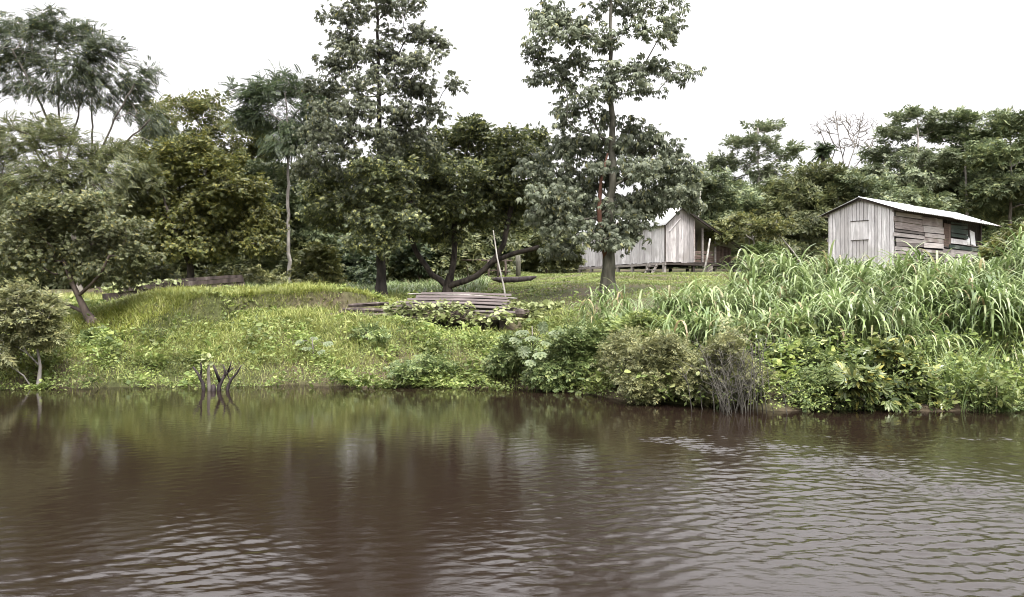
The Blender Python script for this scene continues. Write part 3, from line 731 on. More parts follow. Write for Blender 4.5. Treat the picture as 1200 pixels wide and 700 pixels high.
tree('fluted_tree', 'very tall tree right of centre with fluted grey-green trunk and drooping hand-shaped leaves', 'tree', 25.5,
     [(713, 349), (712, 325), (714, 285), (716, 235), (718, 190), (717, 130), (716, 60), (714, -50)],
     [(700, -45, 60, 22), (640, 18, 30, 10), (668, 26, 36, 10), (720, 10, 40, 10), (772, 6, 30, 9), (650, 42, 32, 10), (700, 46, 40, 9), (760, 36, 36, 10), (786, 32, 18, 9), (625, 62, 16, 14), (680, 72, 36, 9),
      (636, 92, 18, 10), (718, 84, 42, 9), (660, 92, 30, 8), (762, 82, 40, 9), (802, 86, 22, 7), (690, 108, 40, 8), (742, 106, 36, 8), (674, 128, 24, 10), (658, 142, 18, 8),
      (704, 138, 28, 8), (742, 148, 22, 7), (764, 158, 22, 8), (690, 164, 42, 11), (742, 168, 42, 12), (776, 178, 30, 11), (658, 176, 36, 13), (638, 200, 34, 14), (690, 202, 46, 14), (745, 202, 46, 13), (792, 198, 30, 11), (814, 206, 18, 9),
      (650, 234, 40, 16), (700, 238, 46, 13), (750, 238, 40, 12), (668, 264, 42, 13), (722, 268, 36, 11), (655, 290, 28, 9), (728, 284, 24, 7, -1), (800, 228, 20, 16), (815, 236, 14, 12), (705, 278, 26, 8, -1), (755, 238, 24, 9), (742, 255, 20, 8), (780, 216, 22, 9), (772, 234, 22, 9), (756, 266, 22, 7), (735, 280, 22, 7), (640, 255, 30, 12), (680, 222, 30, 10), (765, 190, 30, 9)],
     PALM, M['leaf_palmate'], M['bark_fluted'], (.285, .03), dens=7.6, size=.175, per=4.8, spread=.36, seed=15, droop=.35, tilt=.25, keep=.28, bf=.30, flute=.15, k=20, expo=2.3, tip=.010,
     red=([(712, 308, 0), (704, 278, -.25), (702, 245, -.35), (704, 212, -.3), (712, 180, -.1)], [.10, .085, .07, .05, .03], M['bark_red']))

# right-hand background
GB = 'trees on the rise behind the two houses'
tree('umbrella_tree', 'slender pale-stemmed tree with flat airy tiers between the two houses', 'tree', 58,
     [(888, 312), (889, 235), (888, 150)],
     [(895, 152, 24, 5), (878, 168, 36, 6), (908, 180, 32, 6), (866, 192, 36, 7), (902, 202, 40, 7), (850, 212, 24, 7), (925, 215, 20, 7), (885, 222, 40, 7)],
     SPRAY, M['leaf_far_light'], M['bark_pale'], (.17, .06), dens=5, size=.42, per=5, spread=.26, seed=16, tilt=.3, droop=.1, tip=.014, keep=.4, group=GB)
tree('bare_tree', 'nearly bare grey tree of thin upright branches against the sky', 'tree', 64,
     [(994, 300), (993, 235), (992, 195)],
     [(985, 140, 22, 12), (1012, 148, 20, 14), (962, 152, 16, 12), (1002, 168, 22, 12), (1026, 168, 10, 12), (975, 172, 18, 10)],
     OVAL, M['leaf_far'], M['bark_grey'], (.12, .045), [[(992, 205), (984, 170), (979, 130)], [(992, 200), (1004, 165), (1012, 132)], [(992, 210), (972, 185), (960, 150)], [(992, 205), (1015, 180), (1026, 158)]], dens=16, seed=17, tip=.014, keep=.45, bf=.5, bare=True, expo=2.0, group=GB)
tree('layered_tree', 'pale-trunked tree of light flat layers above the plank hut roof', 'tree', 60,
     [(1079, 300, -1.8), (1077, 215, -1.6), (1075, 140, -.5)],
     [(1070, 138, 28, 7), (1054, 158, 30, 7), (1092, 154, 30, 8), (1040, 182, 36, 9), (1082, 186, 40, 10), (1020, 204, 34, 9), (1062, 212, 42, 10), (1095, 215, 30, 9), (1040, 235, 35, 9)],
     SPRAY, M['leaf_far_light'], M['bark_pale'], (.17, .06), dens=4.2, size=.42, per=6, spread=.32, seed=18, tilt=.35, tip=.014, keep=.4, group=GB)
tree('layered_tree', 'bright pale-stemmed tree with rising branches right of the hut roof ridge', 'tree', 59,
     [(1133, 300, -1.8), (1132, 195, -1.6), (1130, 145, -.5)],
     [(1130, 140, 24, 7), (1114, 158, 28, 9), (1148, 162, 28, 10), (1132, 186, 42, 12), (1118, 216, 40, 13), (1152, 216, 30, 12), (1135, 240, 35, 10)],
     SPRAY, M['leaf_far'], M['bark_pale'], (.16, .05), dens=4.2, size=.42, per=6, spread=.36, seed=19, tilt=.4, tip=.014, keep=.4, group=GB)
tree('forest_tree', 'bushy dark tree at the right edge behind the hut', 'tree', 57,
     [(1184, 300), (1184, 220), (1184, 165)],
     [(1185, 150, 36, 13), (1160, 180, 30, 13), (1192, 188, 36, 14), (1178, 218, 42, 16), (1195, 244, 36, 14), (1220, 170, 30, 20), (1225, 215, 30, 20)],
     SPRAY, M['leaf_far'], M['bark_grey'], (.2, .06), dens=3.2, size=.42, per=9, spread=.6, seed=20, tip=.014, group=GB)
tree('forest_tree', 'dark rounded tree right of the stilt house roof', 'tree', 53,
     [(832, 318), (832, 270), (832, 225)],
     [(820, 218, 36, 14), (850, 234, 42, 15), (828, 258, 40, 15), (800, 240, 26, 14), (865, 262, 30, 14)],
     SPRAY, M['leaf_far'], M['bark_grey'], (.2, .06), dens=3.2, size=.42, per=9, spread=.55, seed=22, tip=.012, group=GB)
tree('forest_tree', 'dark full tree just left of the plank hut', 'tree', 54,
     [(938, 312), (937, 265), (936, 220)],
     [(930, 232, 40, 18), (962, 212, 34, 14), (945, 262, 46, 18), (905, 250, 30, 16), (975, 245, 30, 18), (950, 290, 40, 14)],
     SPRAY, M['leaf_dull'], M['bark_grey'], (.2, .06), dens=3.2, size=.42, per=9, spread=.55, seed=23, tip=.012, group=GB)
tree('forest_tree', 'dark tree standing directly behind the plank hut gable', 'tree', 55,
     [(1002, 312), (1002, 260), (1000, 215)],
     [(992, 220, 34, 13), (1020, 228, 34, 14), (1000, 248, 42, 14), (1045, 240, 36, 14), (1075, 240, 34, 12)],
     SPRAY, M['leaf_far'], M['bark_grey'], (.2, .06), dens=3.2, size=.42, per=9, spread=.55, seed=24, tip=.012, group=GB)
tree('small_tree', 'small light yellow-green tree between the stilt house and the hut', 'tree', 47,
     [(886, 320), (884, 290), (880, 265)],
     [(868, 262, 30, 9), (902, 266, 26, 10), (848, 274, 20, 8), (885, 276, 30, 9)],
     SPRAY, M['leaf_yellow'], M['bark_pale'], (.09, .03), dens=7, size=.3, per=6, spread=.32, seed=25, tip=.01)
tree('round_bush', 'small round green bush on the lawn below the light yellow-green tree', 'bush', 45,
     [(893, 320), (893, 312), (893, 304)], [(893, 302, 20, 13), (880, 308, 12, 8), (905, 308, 12, 8)],
     SPRAY, M['leaf_bush'], M['bark_grey'], (.05, .03), dens=16, size=.26, per=6, spread=.25, seed=26, tip=.01, crown='foliage')
# palm
def palm():
    Y = 62; c = at(965, 176, Y); base = Vector((c[0], c[1], tz(c[0], c[1]))); B = np.array(base)
    root = thing('palm_tree', 'small dark palm with a drooping round head against the sky', 'palm tree', base)
    mb = MB(); H = c[2] - B[2]
    mb.tube([(0, 0, -.1), (.1, 0, H * .5), (-.05, 0, H)], [.17, .13, .13], 8, .05); mb.build('trunk', M['bark_dark'], root, True)
    r = np.random.default_rng(31); ch = []
    for i in range(40):
        az = i * 2.4; el = r.uniform(-1.0, 1.3); L = r.uniform(.9, 1.2)
        d = np.array([math.cos(az) * math.cos(el), math.sin(az) * math.cos(el), math.sin(el)])
        s = np.linspace(0, 1, 9)[1:]
        pts = np.array([0, 0, H]) + d * L * s[:, None] + np.array([0, 0, -1.0]) * (s ** 2)[:, None] * L * .3
        side = nrm(np.cross(d, (0, 0, 1)))
        for sg in (-1, 1):
            ch.append(inst(OVAL, pts, np.tile(side * sg * .8 + d * .4 + np.array([0, 0, -.55]), (8, 1)), np.tile(np.array([0, .2, 1.]), (8, 1)) + r.normal(size=(8, 3)) * .2, (.5 - .25 * s)))
    v, l, t = merge(ch); link_mesh('fronds', v, l, t, M['leaf_deep'], root)
    root.children[-1].name = 'frond_crown'
palm()

# far wood behind everything, one uneven mass
def forest_mass():
    r = np.random.default_rng(41); V = []
    n = 150
    for i in range(n):
        u = r.uniform(-.95, .95); Y = r.uniform(66, 84)
        px = CX + u * F
        top = np.interp(px, [-400, 0, 160, 250, 420, 600, 700, 780, 850, 930, 1020, 1100, 1200, 1600], [190, 215, 225, 225, 215, 205, 225, 240, 222, 218, 205, 172, 165, 170])
        top += r.uniform(-4, 34)
        c = at(px, top, Y); g = tz(c[0], Y)
        m_ = 900
        hh = r.uniform(0, 1, m_) ** .8
        rad = 2.6 * np.sqrt(np.clip(1 - (hh * 1.02 - .1) ** 2, 0.02, 1)) * r.uniform(.35, 1, m_) ** .5
        az = r.uniform(0, 6.28, m_)
        z = g + .2 + (c[2] - g) * hh
        lump = 1 + .35 * np.sin(az * 3 + z * 1.7 + i)
        V.append(np.stack([c[0] + rad * lump * np.cos(az), Y + rad * lump * np.sin(az), z], 1))
    P = np.concatenate(V)
    v, l, t = leaf_cloud(P, SPRAY, .6, r, None, .25, .6)
    tag(link_mesh('distant_wood', v, l, t, M['leaf_far']), 'far-off dark wood closing the view behind the clearing', 'wood', kind='stuff')
forest_mass()
def understory():
    r = np.random.default_rng(43); V = []
    for i in range(120):
        u = r.uniform(-.85, .07); Y = r.uniform(40, 52)
        if u > -.02: Y = r.uniform(52, 58)
        X = u * Y; g = tz(X, Y); hgt = r.uniform(2.2, 5.2)
        m_ = 420
        hh = r.uniform(0, 1, m_); rad = 1.7 * np.sqrt(np.clip(1 - (hh - .25) ** 2, .05, 1)) * r.uniform(.3, 1, m_) ** .5
        az = r.uniform(0, 6.28, m_)
        V.append(np.stack([X + rad * np.cos(az), Y + rad * np.sin(az), g + hh * hgt], 1))
    P = np.concatenate(V)
    v, l, t = leaf_cloud(P, SPRAY, .42, r, None, .2, .6)
    tag(link_mesh('undergrowth', v, l, t, M['leaf_dull']), 'dark tangled undergrowth filling the wood behind the left trees', 'undergrowth', kind='stuff')
understory()

# ------------------------------------------------------------------ bushes
def bush(label, px, py, Y, pads, lmat, leaf=SPRAY, size=.2, dens=14, per=6, spread=.22, seed=50, bmat='bark_brown', name='bush', R=(.035, .015), tip=.005, group=None, droop=.2, nstem=3):
    r = np.random.default_rng(seed)
    lim = [[(px, py), (px + r.uniform(-1, 1) * pads[0][2] * .5, py - pads[0][3] * .8, r.uniform(-.2, .2)), (p_[0], p_[1], r.uniform(-.2, .2))] for p_ in pads[:nstem]]
    return tree(name, label, 'bush', Y, [(px, py), (px + 1, py - pads[0][3] * .5), (px - 1, py - pads[0][3])], pads, leaf, M[lmat], M[bmat], R, lim,
                dens=dens, size=size, per=per, spread=spread, seed=seed, tip=tip, twig=.02, keep=.1, group=group, droop=droop, crown='foliage')
bush('leafy mid-green bush left of the pale trunk, at the edge of the clearing', 305, 350, 32.5, [(305, 332, 30, 14), (285, 338, 18, 10), (325, 340, 16, 9)], 'leaf_olive', PAIR, .16, 22, 6, .25, 51)
bush('taller light green bush right of the pale trunk', 374, 352, 32, [(372, 318, 28, 26), (360, 335, 20, 12), (390, 335, 20, 14), (375, 300, 18, 10)], 'leaf_yellow', PAIR, .16, 22, 6, .25, 52)
bush('grey-green bush left of the black dome tree trunk', 172, 350, 33, [(172, 325, 28, 20), (150, 332, 20, 14), (195, 335, 14, 10)], 'leaf_grey', PAIR, .2, 15, 5, .25, 53)
bush('pale green bush right of the black dome tree trunk', 260, 348, 33.5, [(258, 328, 22, 14), (275, 334, 16, 10), (244, 334, 12, 10)], 'leaf_yellow', PAIR, .16, 18, 5, .25, 54)
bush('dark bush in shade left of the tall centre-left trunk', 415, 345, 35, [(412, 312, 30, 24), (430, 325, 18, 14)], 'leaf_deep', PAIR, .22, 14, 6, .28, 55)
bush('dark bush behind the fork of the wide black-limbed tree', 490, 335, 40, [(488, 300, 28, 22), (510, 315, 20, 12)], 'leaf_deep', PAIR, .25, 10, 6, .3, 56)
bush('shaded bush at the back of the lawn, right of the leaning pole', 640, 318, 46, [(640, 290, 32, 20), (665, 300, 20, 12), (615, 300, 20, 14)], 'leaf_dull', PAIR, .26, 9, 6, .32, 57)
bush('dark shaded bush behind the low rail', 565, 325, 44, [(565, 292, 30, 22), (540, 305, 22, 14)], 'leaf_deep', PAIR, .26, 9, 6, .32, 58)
# right bank, water edge
bush('dense vine-covered green mound at the water edge below the fluted tree', 668, 458, 16.9, [(665, 425, 34, 26), (640, 440, 22, 16), (695, 430, 26, 26), (672, 400, 26, 14), (700, 400, 20, 14)], 'leaf_bush', SPRAY, .105, 80, 7, .17, 60)
bush('big olive bush of tiny leaves leaning over the water', 782, 474, 14.8, [(780, 435, 36, 26), (755, 450, 24, 20), (808, 440, 26, 26), (775, 408, 30, 12), (740, 430, 20, 20)], 'leaf_olive', SPRAY, .078, 90, 10, .20, 61, 'bark_grey')
bush('olive shrub with grey leafless stems standing in the water', 846, 484, 13.9, [(845, 430, 24, 26), (830, 455, 16, 18), (865, 440, 18, 24), (850, 405, 22, 10), (885, 445, 16, 16)], 'leaf_olive', SPRAY, .078, 80, 8, .20, 62, 'bark_grey', nstem=5)
bush('dark green bush between the olive shrub and the glossy bush', 930, 478, 14.6, [(928, 430, 28, 26), (910, 450, 16, 18), (945, 450, 22, 18), (935, 410, 24, 10)], 'leaf_bush', SPRAY, .13, 40, 5, .16, 63)
bush('low glossy broad-leaved bush hanging into the water', 1005, 484, 13.7, [(1000, 462, 34, 16), (970, 470, 26, 14), (1035, 466, 28, 16), (1005, 446, 26, 10)], 'leaf_gloss', PAIR, .16, 52, 4.5, .16, 64)
bush('yellowish leafy bush behind the glossy waterside bush', 1068, 476, 14.4, [(1066, 440, 26, 20), (1085, 455, 18, 16), (1050, 440, 18, 14), (1045, 415, 20, 10)], 'leaf_gloss', PAIR, .16, 36, 4.5, .18, 65)
bush('dark low bush beside the reeds', 1122, 480, 14.2, [(1118, 450, 24, 18), (1105, 462, 16, 14), (1136, 460, 14, 14)], 'leaf_bush', SPRAY, .14, 40, 5, .16, 66)
bush('tall light green leafy shrub at the right edge in front of the hut end', 1180, 345, 21, [(1178, 300, 20, 24), (1190, 280, 20, 14), (1165, 305, 14, 12), (1195, 310, 22, 26)], 'leaf_yellow', PAIR, .2, 22, 4.5, .22, 67)
bush('small weedy bush among the tall grass below the fluted tree', 742, 415, 16.6, [(740, 385, 28, 18), (715, 392, 22, 16), (765, 390, 22, 16)], 'leaf_cover', SPRAY, .13, 40, 5, .16, 68)
bush('dark weed clump on the middle of the bank slope', 430, 398, 19.4, [(430, 390, 18, 8), (418, 394, 10, 6), (444, 394, 12, 6)], 'leaf_bush', SPRAY, .11, 55, 5, .1, 69)
bush('dark green weed clump low on the bank left of the red earth', 500, 440, 17.8, [(498, 428, 26, 10), (520, 434, 18, 8), (478, 434, 18, 8)], 'leaf_bush', SPRAY, .12, 55, 5, .12, 70)
bush('leafy mound on the bank just above the water, right of the red earth', 610, 440, 17.5, [(606, 410, 26, 18), (590, 425, 18, 14), (628, 425, 18, 16)], 'leaf_bush', SPRAY, .12, 50, 5, .14, 71)
bush('low dark weeds at the foot of the leaning tree', 135, 400, 19.3, [(132, 394, 28, 8), (110, 398, 18, 8), (156, 398, 16, 6)], 'leaf_bush', PAIR, .12, 40, 4.5, .12, 72)

bush('straggly light bush hanging over the water right of the red earth', 720, 464, 15.9, [(722, 430, 20, 22), (705, 445, 14, 14), (738, 425, 14, 26), (725, 405, 20, 10), (748, 400, 12, 12)], 'leaf_olive', SPRAY, .08, 70, 8, .2, 73)
bush('yellow-green weedy bush above the stems standing in the water', 880, 455, 15.2, [(880, 405, 22, 14), (900, 395, 18, 12), (862, 398, 16, 14), (890, 420, 24, 10)], 'leaf_olive', SPRAY, .12, 48, 5, .2, 74)
bush('small dark bush in the gap left of the glossy bush', 962, 482, 14.1, [(958, 445, 16, 16), (948, 462, 14, 12), (970, 430, 14, 14)], 'leaf_bush', SPRAY, .12, 60, 5.5, .18, 75)
bush('tall bush of mid-green leaves on the shore in front of the tall grass', 1015, 470, 14.9, [(1012, 415, 22, 14), (995, 425, 16, 14), (1030, 425, 18, 16), (1040, 405, 12, 10)], 'leaf_bush', PAIR, .14, 36, 5, .2, 76)
bush('broad-leaved weed clump at the water between the glossy bush and the reeds', 1092, 486, 13.8, [(1090, 468, 22, 12), (1110, 472, 16, 10), (1074, 474, 14, 8)], 'leaf_gloss', PAIR, .14, 60, 4.5, .15, 77)
bush('small bush at the foot of the reeds in the right corner', 1168, 487, 13.7, [(1165, 472, 24, 10), (1190, 474, 20, 9), (1148, 476, 14, 8)], 'leaf_bush', SPRAY, .12, 60, 5, .15, 78)

# big pale leaved sapling plants
def sapling(label, px, py, Y, leaves, seed, big):
    r = np.random.default_rng(seed)
    c = at(px, py, Y); base = Vector((c[0], c[1], tz(c[0], c[1]))); B = np.array(base)
    root = thing('sapling', label, 'sapling', base, 0, 'pale leaved saplings on the bank')
    mb = MB(); top = max(at(px, q[1], Y)[2] for q in leaves) - B[2]
    mb.tube([(0, 0, -.05), (.02, 0, top * .5), (-.01, 0, top)], [.022, .018, .01], 6)
    for (lx, ly, dy) in leaves:
        e = at(lx, ly, Y + dy) - B
        mb.tube([(0, 0, min(e[2] * .8, top)), e * np.array([.5, .5, 1]) + np.array([0, 0, .02]), e], [.007, .006, .005], 5)
    mb.build('stem', M['bark_grey'], root, True)
    lobes = []
    for a, q in zip(np.linspace(-2.6, 2.6, 9), (.55, .7, .85, .95, 1, .95, .85, .7, .55)):
        lobes.append((rotz(ROUND[0] * np.array([.85, 1, 1.3]) * q, a), ROUND[1]))
    LOBED = tpl_join(lobes)
    for (lx, ly, dy) in leaves:
        e = at(lx, ly, Y + dy) - B
        d = np.array([[e[0] + r.normal() * .1, -.5 + r.normal() * .2, -.25]])
        v, l, t = inst(LOBED, e[None], d, np.array([[r.normal() * .15, -.45, 1.]]), np.array([big * r.uniform(.8, 1.2)]))
        link_mesh('leaf', v, l, t, M['leaf_pale'], root)
sapling('pale sapling with big lobed leaves on the bank above the vine-covered mound', 624, 432, 17.2,
        [(612, 389, -.6), (636, 382, -.5), (648, 390, -.6), (605, 398, -.7), (622, 396, -.8), (640, 402, -.8), (614, 410, -.9), (632, 415, -.95), (622, 424, -1.0)], 80, .19)
sapling('small pale sapling with wide leaves halfway down the left bank', 366, 418, 18.5, [(352, 400, 0), (368, 396, .1), (384, 402, 0), (360, 408, -.2), (376, 412, -.2)], 81, .15)

# vine over the planks
def vine():
    r = np.random.default_rng(83); base = Vector((-2.3, 21.2, tz(-2.3, 21.2))); B = np.array(base)
    root = thing('vine', 'pale leafy vine climbing over the front of the plank stack', 'vine', base)
    A = pad_points([(470, 362, 22, 12, 0), (458, 372, 14, 12, 0), (495, 362, 20, 9, -.1), (520, 358, 20, 8, 0), (540, 362, 18, 10, -.1), (510, 370, 22, 9, -.2), (555, 372, 12, 8, -.1), (485, 378, 24, 8, -.3), (585, 368, 14, 8, -.1), (530, 374, 26, 6, -.15), (560, 376, 20, 6, -.15), (600, 374, 14, 6, -.15)], 21.2, 290, r, .25)
    mb = MB()
    for k_ in range(9):
        q = A[r.choice(len(A), 5, False)]; q = q[np.argsort(q[:, 0])] - B
        mb.tube(q, .009, 5)
    mb.build('stem', M['bark_brown'], root, True)
    v, l, t = leaf_cloud(A, ROUND, .135, r, np.tile(np.array([0, -.6, .1]), (len(A), 1)), .2, .45)
    link_mesh('foliage', v - B, l, t, M['leaf_vine'], root)
vine()
def bank_vine():
    r = np.random.default_rng(84); base = Vector((.55, 21.5, tz(.55, 21.5))); B = np.array(base)
    root = thing('vine', 'pale leafy vine trailing on the bank edge right of the plank stack', 'vine', base)
    A = pad_points([(605, 358, 20, 6, 0), (630, 360, 22, 7, 0), (650, 358, 14, 6, 0), (620, 368, 20, 6, -.2)], 21.5, 420, r, .4)
    mb = MB()
    for k_ in range(5):
        q = A[r.choice(len(A), 4, False)]; q = q[np.argsort(q[:, 0])] - B
        mb.tube(q, .008, 5)
    mb.build('stem', M['bark_brown'], root, True)
    v, l, t = leaf_cloud(A, ROUND, .13, r, np.tile(np.array([0, -.5, .1]), (len(A), 1)), .2, .45)
    link_mesh('foliage', v - B, l, t, M['leaf_vine'], root)
bank_vine()

# ================================================================== OBJECTS ON THE BANK
# plank stack: every plank is a thing
def plank(label, a, b, w, h, mat, seed):
    r = np.random.default_rng(seed); a = np.array(a, float); b = np.array(b, float); c = (a + b) / 2
    mb = MB(); n = 9; d = (b - a); L = np.linalg.norm(d); d /= L
    x = nrm(np.cross(d, (0, 0, 1))); z = np.cross(x, d)
    rows = []
    for i in range(n):
        s = i / (n - 1)
        q = a + d * L * s - c + z * (math.sin(s * 3.1) * .02 + r.normal() * .004)
        ww = w * (1 + r.normal() * .03); hh = h * (1 + r.normal() * .04)
        rows.append([q - x * ww / 2 - z * hh / 2, q + x * ww / 2 - z * hh / 2, q + x * ww / 2 + z * hh / 2, q - x * ww / 2 + z * hh / 2])
    V = np.array(rows).reshape(-1, 3)
    fs = [(4 * i + j, 4 * i + (j + 1) % 4, 4 * i + 4 + (j + 1) % 4, 4 * i + 4 + j) for i in range(n - 1) for j in range(4)] + [(3, 2, 1, 0), tuple(4 * (n - 1) + j for j in range(4))]
    mb.raw(V, fs)
    o = mb.build('plank', M[mat], None, False, Vector(c))
    return tag(o, label, 'plank', 'weathered planks stacked on the bank')
g0 = tz(-1.6, 22.3)
words = ['front', 'second', 'middle', 'fourth', 'back']
for row in range(5):
    y = 21.4 + row * .345
    g = tz(-1.4, y)
    zt = 1.71 + row * .085
    for lay in range(3):
        zz = zt - lay * .12
        x0 = -3.2 + RNG.uniform(-.25, .2) + .14 * row; x1 = .05 + RNG.uniform(-.2, .15)
        lab = ['%s plank in the top layer of the stack on the bank', '%s plank in the middle layer of the stack on the bank', '%s plank in the bottom layer of the stack on the bank'][lay]
        plank('weathered grey ' + lab % words[row], (x0, y + RNG.uniform(-.03, .03), zz), (x1, y + RNG.uniform(-.05, .05), zz - .05), .33, .055, 'plank_stack', 100 + row * 3 + lay)
for i, (x, lab) in enumerate(((-2.45, 'left'), (-1.3, 'middle'), (-.25, 'right'))):
    mb = MB(); mb.box((0, 0, 0), (.16, 1.9, .55))
    tag(mb.build('bearer_beam', M['dark_wood'], None, False, Vector((x, 22.2, 1.06))), 'dark bearer beam under the %s part of the plank stack' % lab, 'beam', 'beams under the plank stack')
mb = MB(); mb.tube([at(478, 344.5, 23.2) - at(540, 346, 23.2), (0, 0, .01), at(606, 350, 23.2) - at(540, 346, 23.2)], [.022, .026, .02], 7, .08)
tag(mb.build('pole', M['pole_white'], None, True, Vector(at(540, 346, 23.2))), 'long thin pale pole lying along the back of the plank stack', 'pole')

# broken slabs left of the stack
for i, (px, py, L, r_, a, tilt, lab) in enumerate(((432, 357, 1.1, .06, .1, .03, 'topmost dark split slab'), (428, 364, 1.25, .07, -.05, -.02, 'reddish split slab in the middle'), (440, 370, 1.2, .08, .08, .03, 'lowest split slab'), (415, 369, .8, .06, .3, -.08, 'short split slab at the left end'))):
    mb = MB(); n = 7; q = [(L * (s - .5), .04 * math.sin(s * 5 + i), tilt * (s - .5) * 2) for s in np.linspace(0, 1, n)]
    mb.tube(q, r_ * np.array([.55, .9, 1, 1.05, 1, .9, .5]), 6, .22, np.random.default_rng(120 + i))
    c = at(px, py, 22 - .12 * i)
    o = mb.build('split_log', M['log_red'], None, False, Vector(c)); o.rotation_euler = (0, 0, a); o.scale = (1, 1.6, 1)
    tag(o, lab + ' of the rough timber heap beside the plank stack', 'timber', 'rough timber heap left of the planks')
for i, (px, py, L, r_, lab) in enumerate(((535, 371, .5, .16, 'dark rotten log end under the front of the plank stack'), (612, 368, .35, .12, 'reddish rotten stump block right of the plank stack'))):
    mb = MB(); mb.tube([(-L / 2, 0, 0), (-L / 4, 0, .02), (L / 4, .02, .01), (L / 2, 0, 0)], [r_ * .8, r_, r_, r_ * .75], 9, .15, np.random.default_rng(130 + i))
    tag(mb.build('rotten_log', M['log_red'], None, False, Vector(at(px, py, 21.1))), lab, 'log')

# long fallen log on the left
a = np.array([LA[0], LA[1], tz(*LA) + .50]); b = np.array([LB[0], LB[1], tz(*LB) + .66])
for i, (o0, o1, dz, oy, w_, h_, lab) in enumerate(((0, 1, -.20, .05, .5, .26, 'long dark rough beam, lowest of the low timber stack on the left mound'),
        (.10, 1.0, .0, -.04, .42, .13, 'long brown rough board in the middle of the low timber stack on the left mound'),
        (.34, .985, .13, .06, .36, .10, 'shorter grey-brown board on top of the low timber stack on the left mound'))):
    p0 = a + (b - a) * o0 + np.array([0, oy, dz]); p1 = a + (b - a) * o1 + np.array([0, oy + .05, dz + .02])
    plank(lab, p0, p1, w_, h_, 'log_red', 160 + i)['group'] = 'low timber stack on the left mound'
r = np.random.default_rng(141)
P = a + (b - a) * r.uniform(0, .6, 260)[:, None] + r.normal(size=(260, 3)) * np.array([.1, .1, .05]) + np.array([0, -.12, .08])
v, l, t = leaf_cloud(P, ROUND, .13, r, np.tile(np.array([0, -.5, .2]), (260, 1)))
cc = P.mean(0)
vr = thing('vine', 'small leafy creeper growing over the left end of the low timber stack', 'vine', Vector(cc))
link_mesh('foliage', v - cc, l, t, M['leaf_vine'], vr)
mb = MB(); q = P[r.choice(260, 7, False)]; q = q[np.argsort(q[:, 0])] - cc; mb.tube(q, .008, 5); mb.build('stem', M['bark_brown'], vr, True)

# leaning pole by the planks
pa = at(596, 349, 23.6); pb = at(578, 270, 23.9); pa[2] = tz(pa[0], pa[1]) - .1
mb = MB(); mb.tube([(0, 0, 0), (pb - pa) * .35 + np.array([.03, 0, 0]), (pb - pa) * .7 + np.array([-.02, 0, 0]), pb - pa], [.030, .027, .022, .015], 7, .06)
tag(mb.build('pole', M['pole_white'], None, True, Vector(pa)), 'thin whitish pole planted at a lean behind the plank stack', 'pole')

# stumps in the water
def stump(label, px, Y, segs, shoot=None, mat='dead_wood'):
    c = at(px, 455, Y); c[2] = 0; base = Vector(c)
    root = thing('stump', label, 'stump', base, 0, 'dead stumps standing in the river')
    rg = np.random.default_rng(int(px))
    for i, (pts, rad) in enumerate(segs):
        q = [at(x, y, Y + d) - c for x, y, d in pts]
        if i == 0: q[0][2] = -.25
        mb = MB(); mb.tube(q, [.74 * e_ for e_ in rad], 8, .16, rg)
        mb.build('trunk' if i == 0 else 'branch', M[mat], root, True)
    if shoot:
        A = np.array([at(x, y, Y) - c for x, y in shoot]); A = np.repeat(A, 4, 0) + rg.normal(size=(len(shoot) * 4, 3)) * .03
        v, l, t = leaf_cloud(A, ROUND, .12, rg); link_mesh('shoot', v, l, t, M['leaf_vine'], root)
YS = 16.6
stump('forked dead stump at the left of the group in the water', 237, YS, [([(240, 468, 0), (238, 450, 0), (232, 438, 0), (226, 430, 0)], [.06, .05, .035, .028]), ([(235, 444, 0), (236, 432, .1), (235, 424, .1)], [.03, .022, .018])])
stump('upright pale dead stump with a few fresh leaves on top', 245, YS, [([(246, 468, 0), (245, 450, 0), (244, 436, 0), (245, 428, 0)], [.055, .055, .04, .035])], [(238, 414), (243, 416), (240, 420), (244, 424), (236, 422)], 'bark_grey')
stump('short cut stump barely above the water between the others', 250, YS - .1, [([(250, 468, 0), (250, 456, 0), (250, 451, 0)], [.075, .07, .06])])
stump('branching dead stump in the middle right of the group in the water', 257, YS, [([(255, 468, 0), (257, 452, 0), (261, 444, 0), (266, 437, .05), (274, 431, .1)], [.07, .06, .05, .035, .02]),
      ([(258, 448, 0), (254, 438, -.1), (250, 428, -.15)], [.045, .038, .025]), ([(264, 440, 0), (263, 432, .1), (261, 427, .1)], [.03, .025, .018]), ([(267, 436, 0), (270, 428, 0), (271, 424, 0)], [.028, .02, .014])])
stump('slender curved dead stump at the right of the group in the water', 267, YS, [([(265, 468, 0), (267, 453, 0), (271, 445, 0), (278, 437, 0), (283, 428, 0)], [.06, .05, .036, .028, .016]), ([(270, 447, 0), (267, 440, .1), (266, 434, .1)], [.024, .018, .012])])

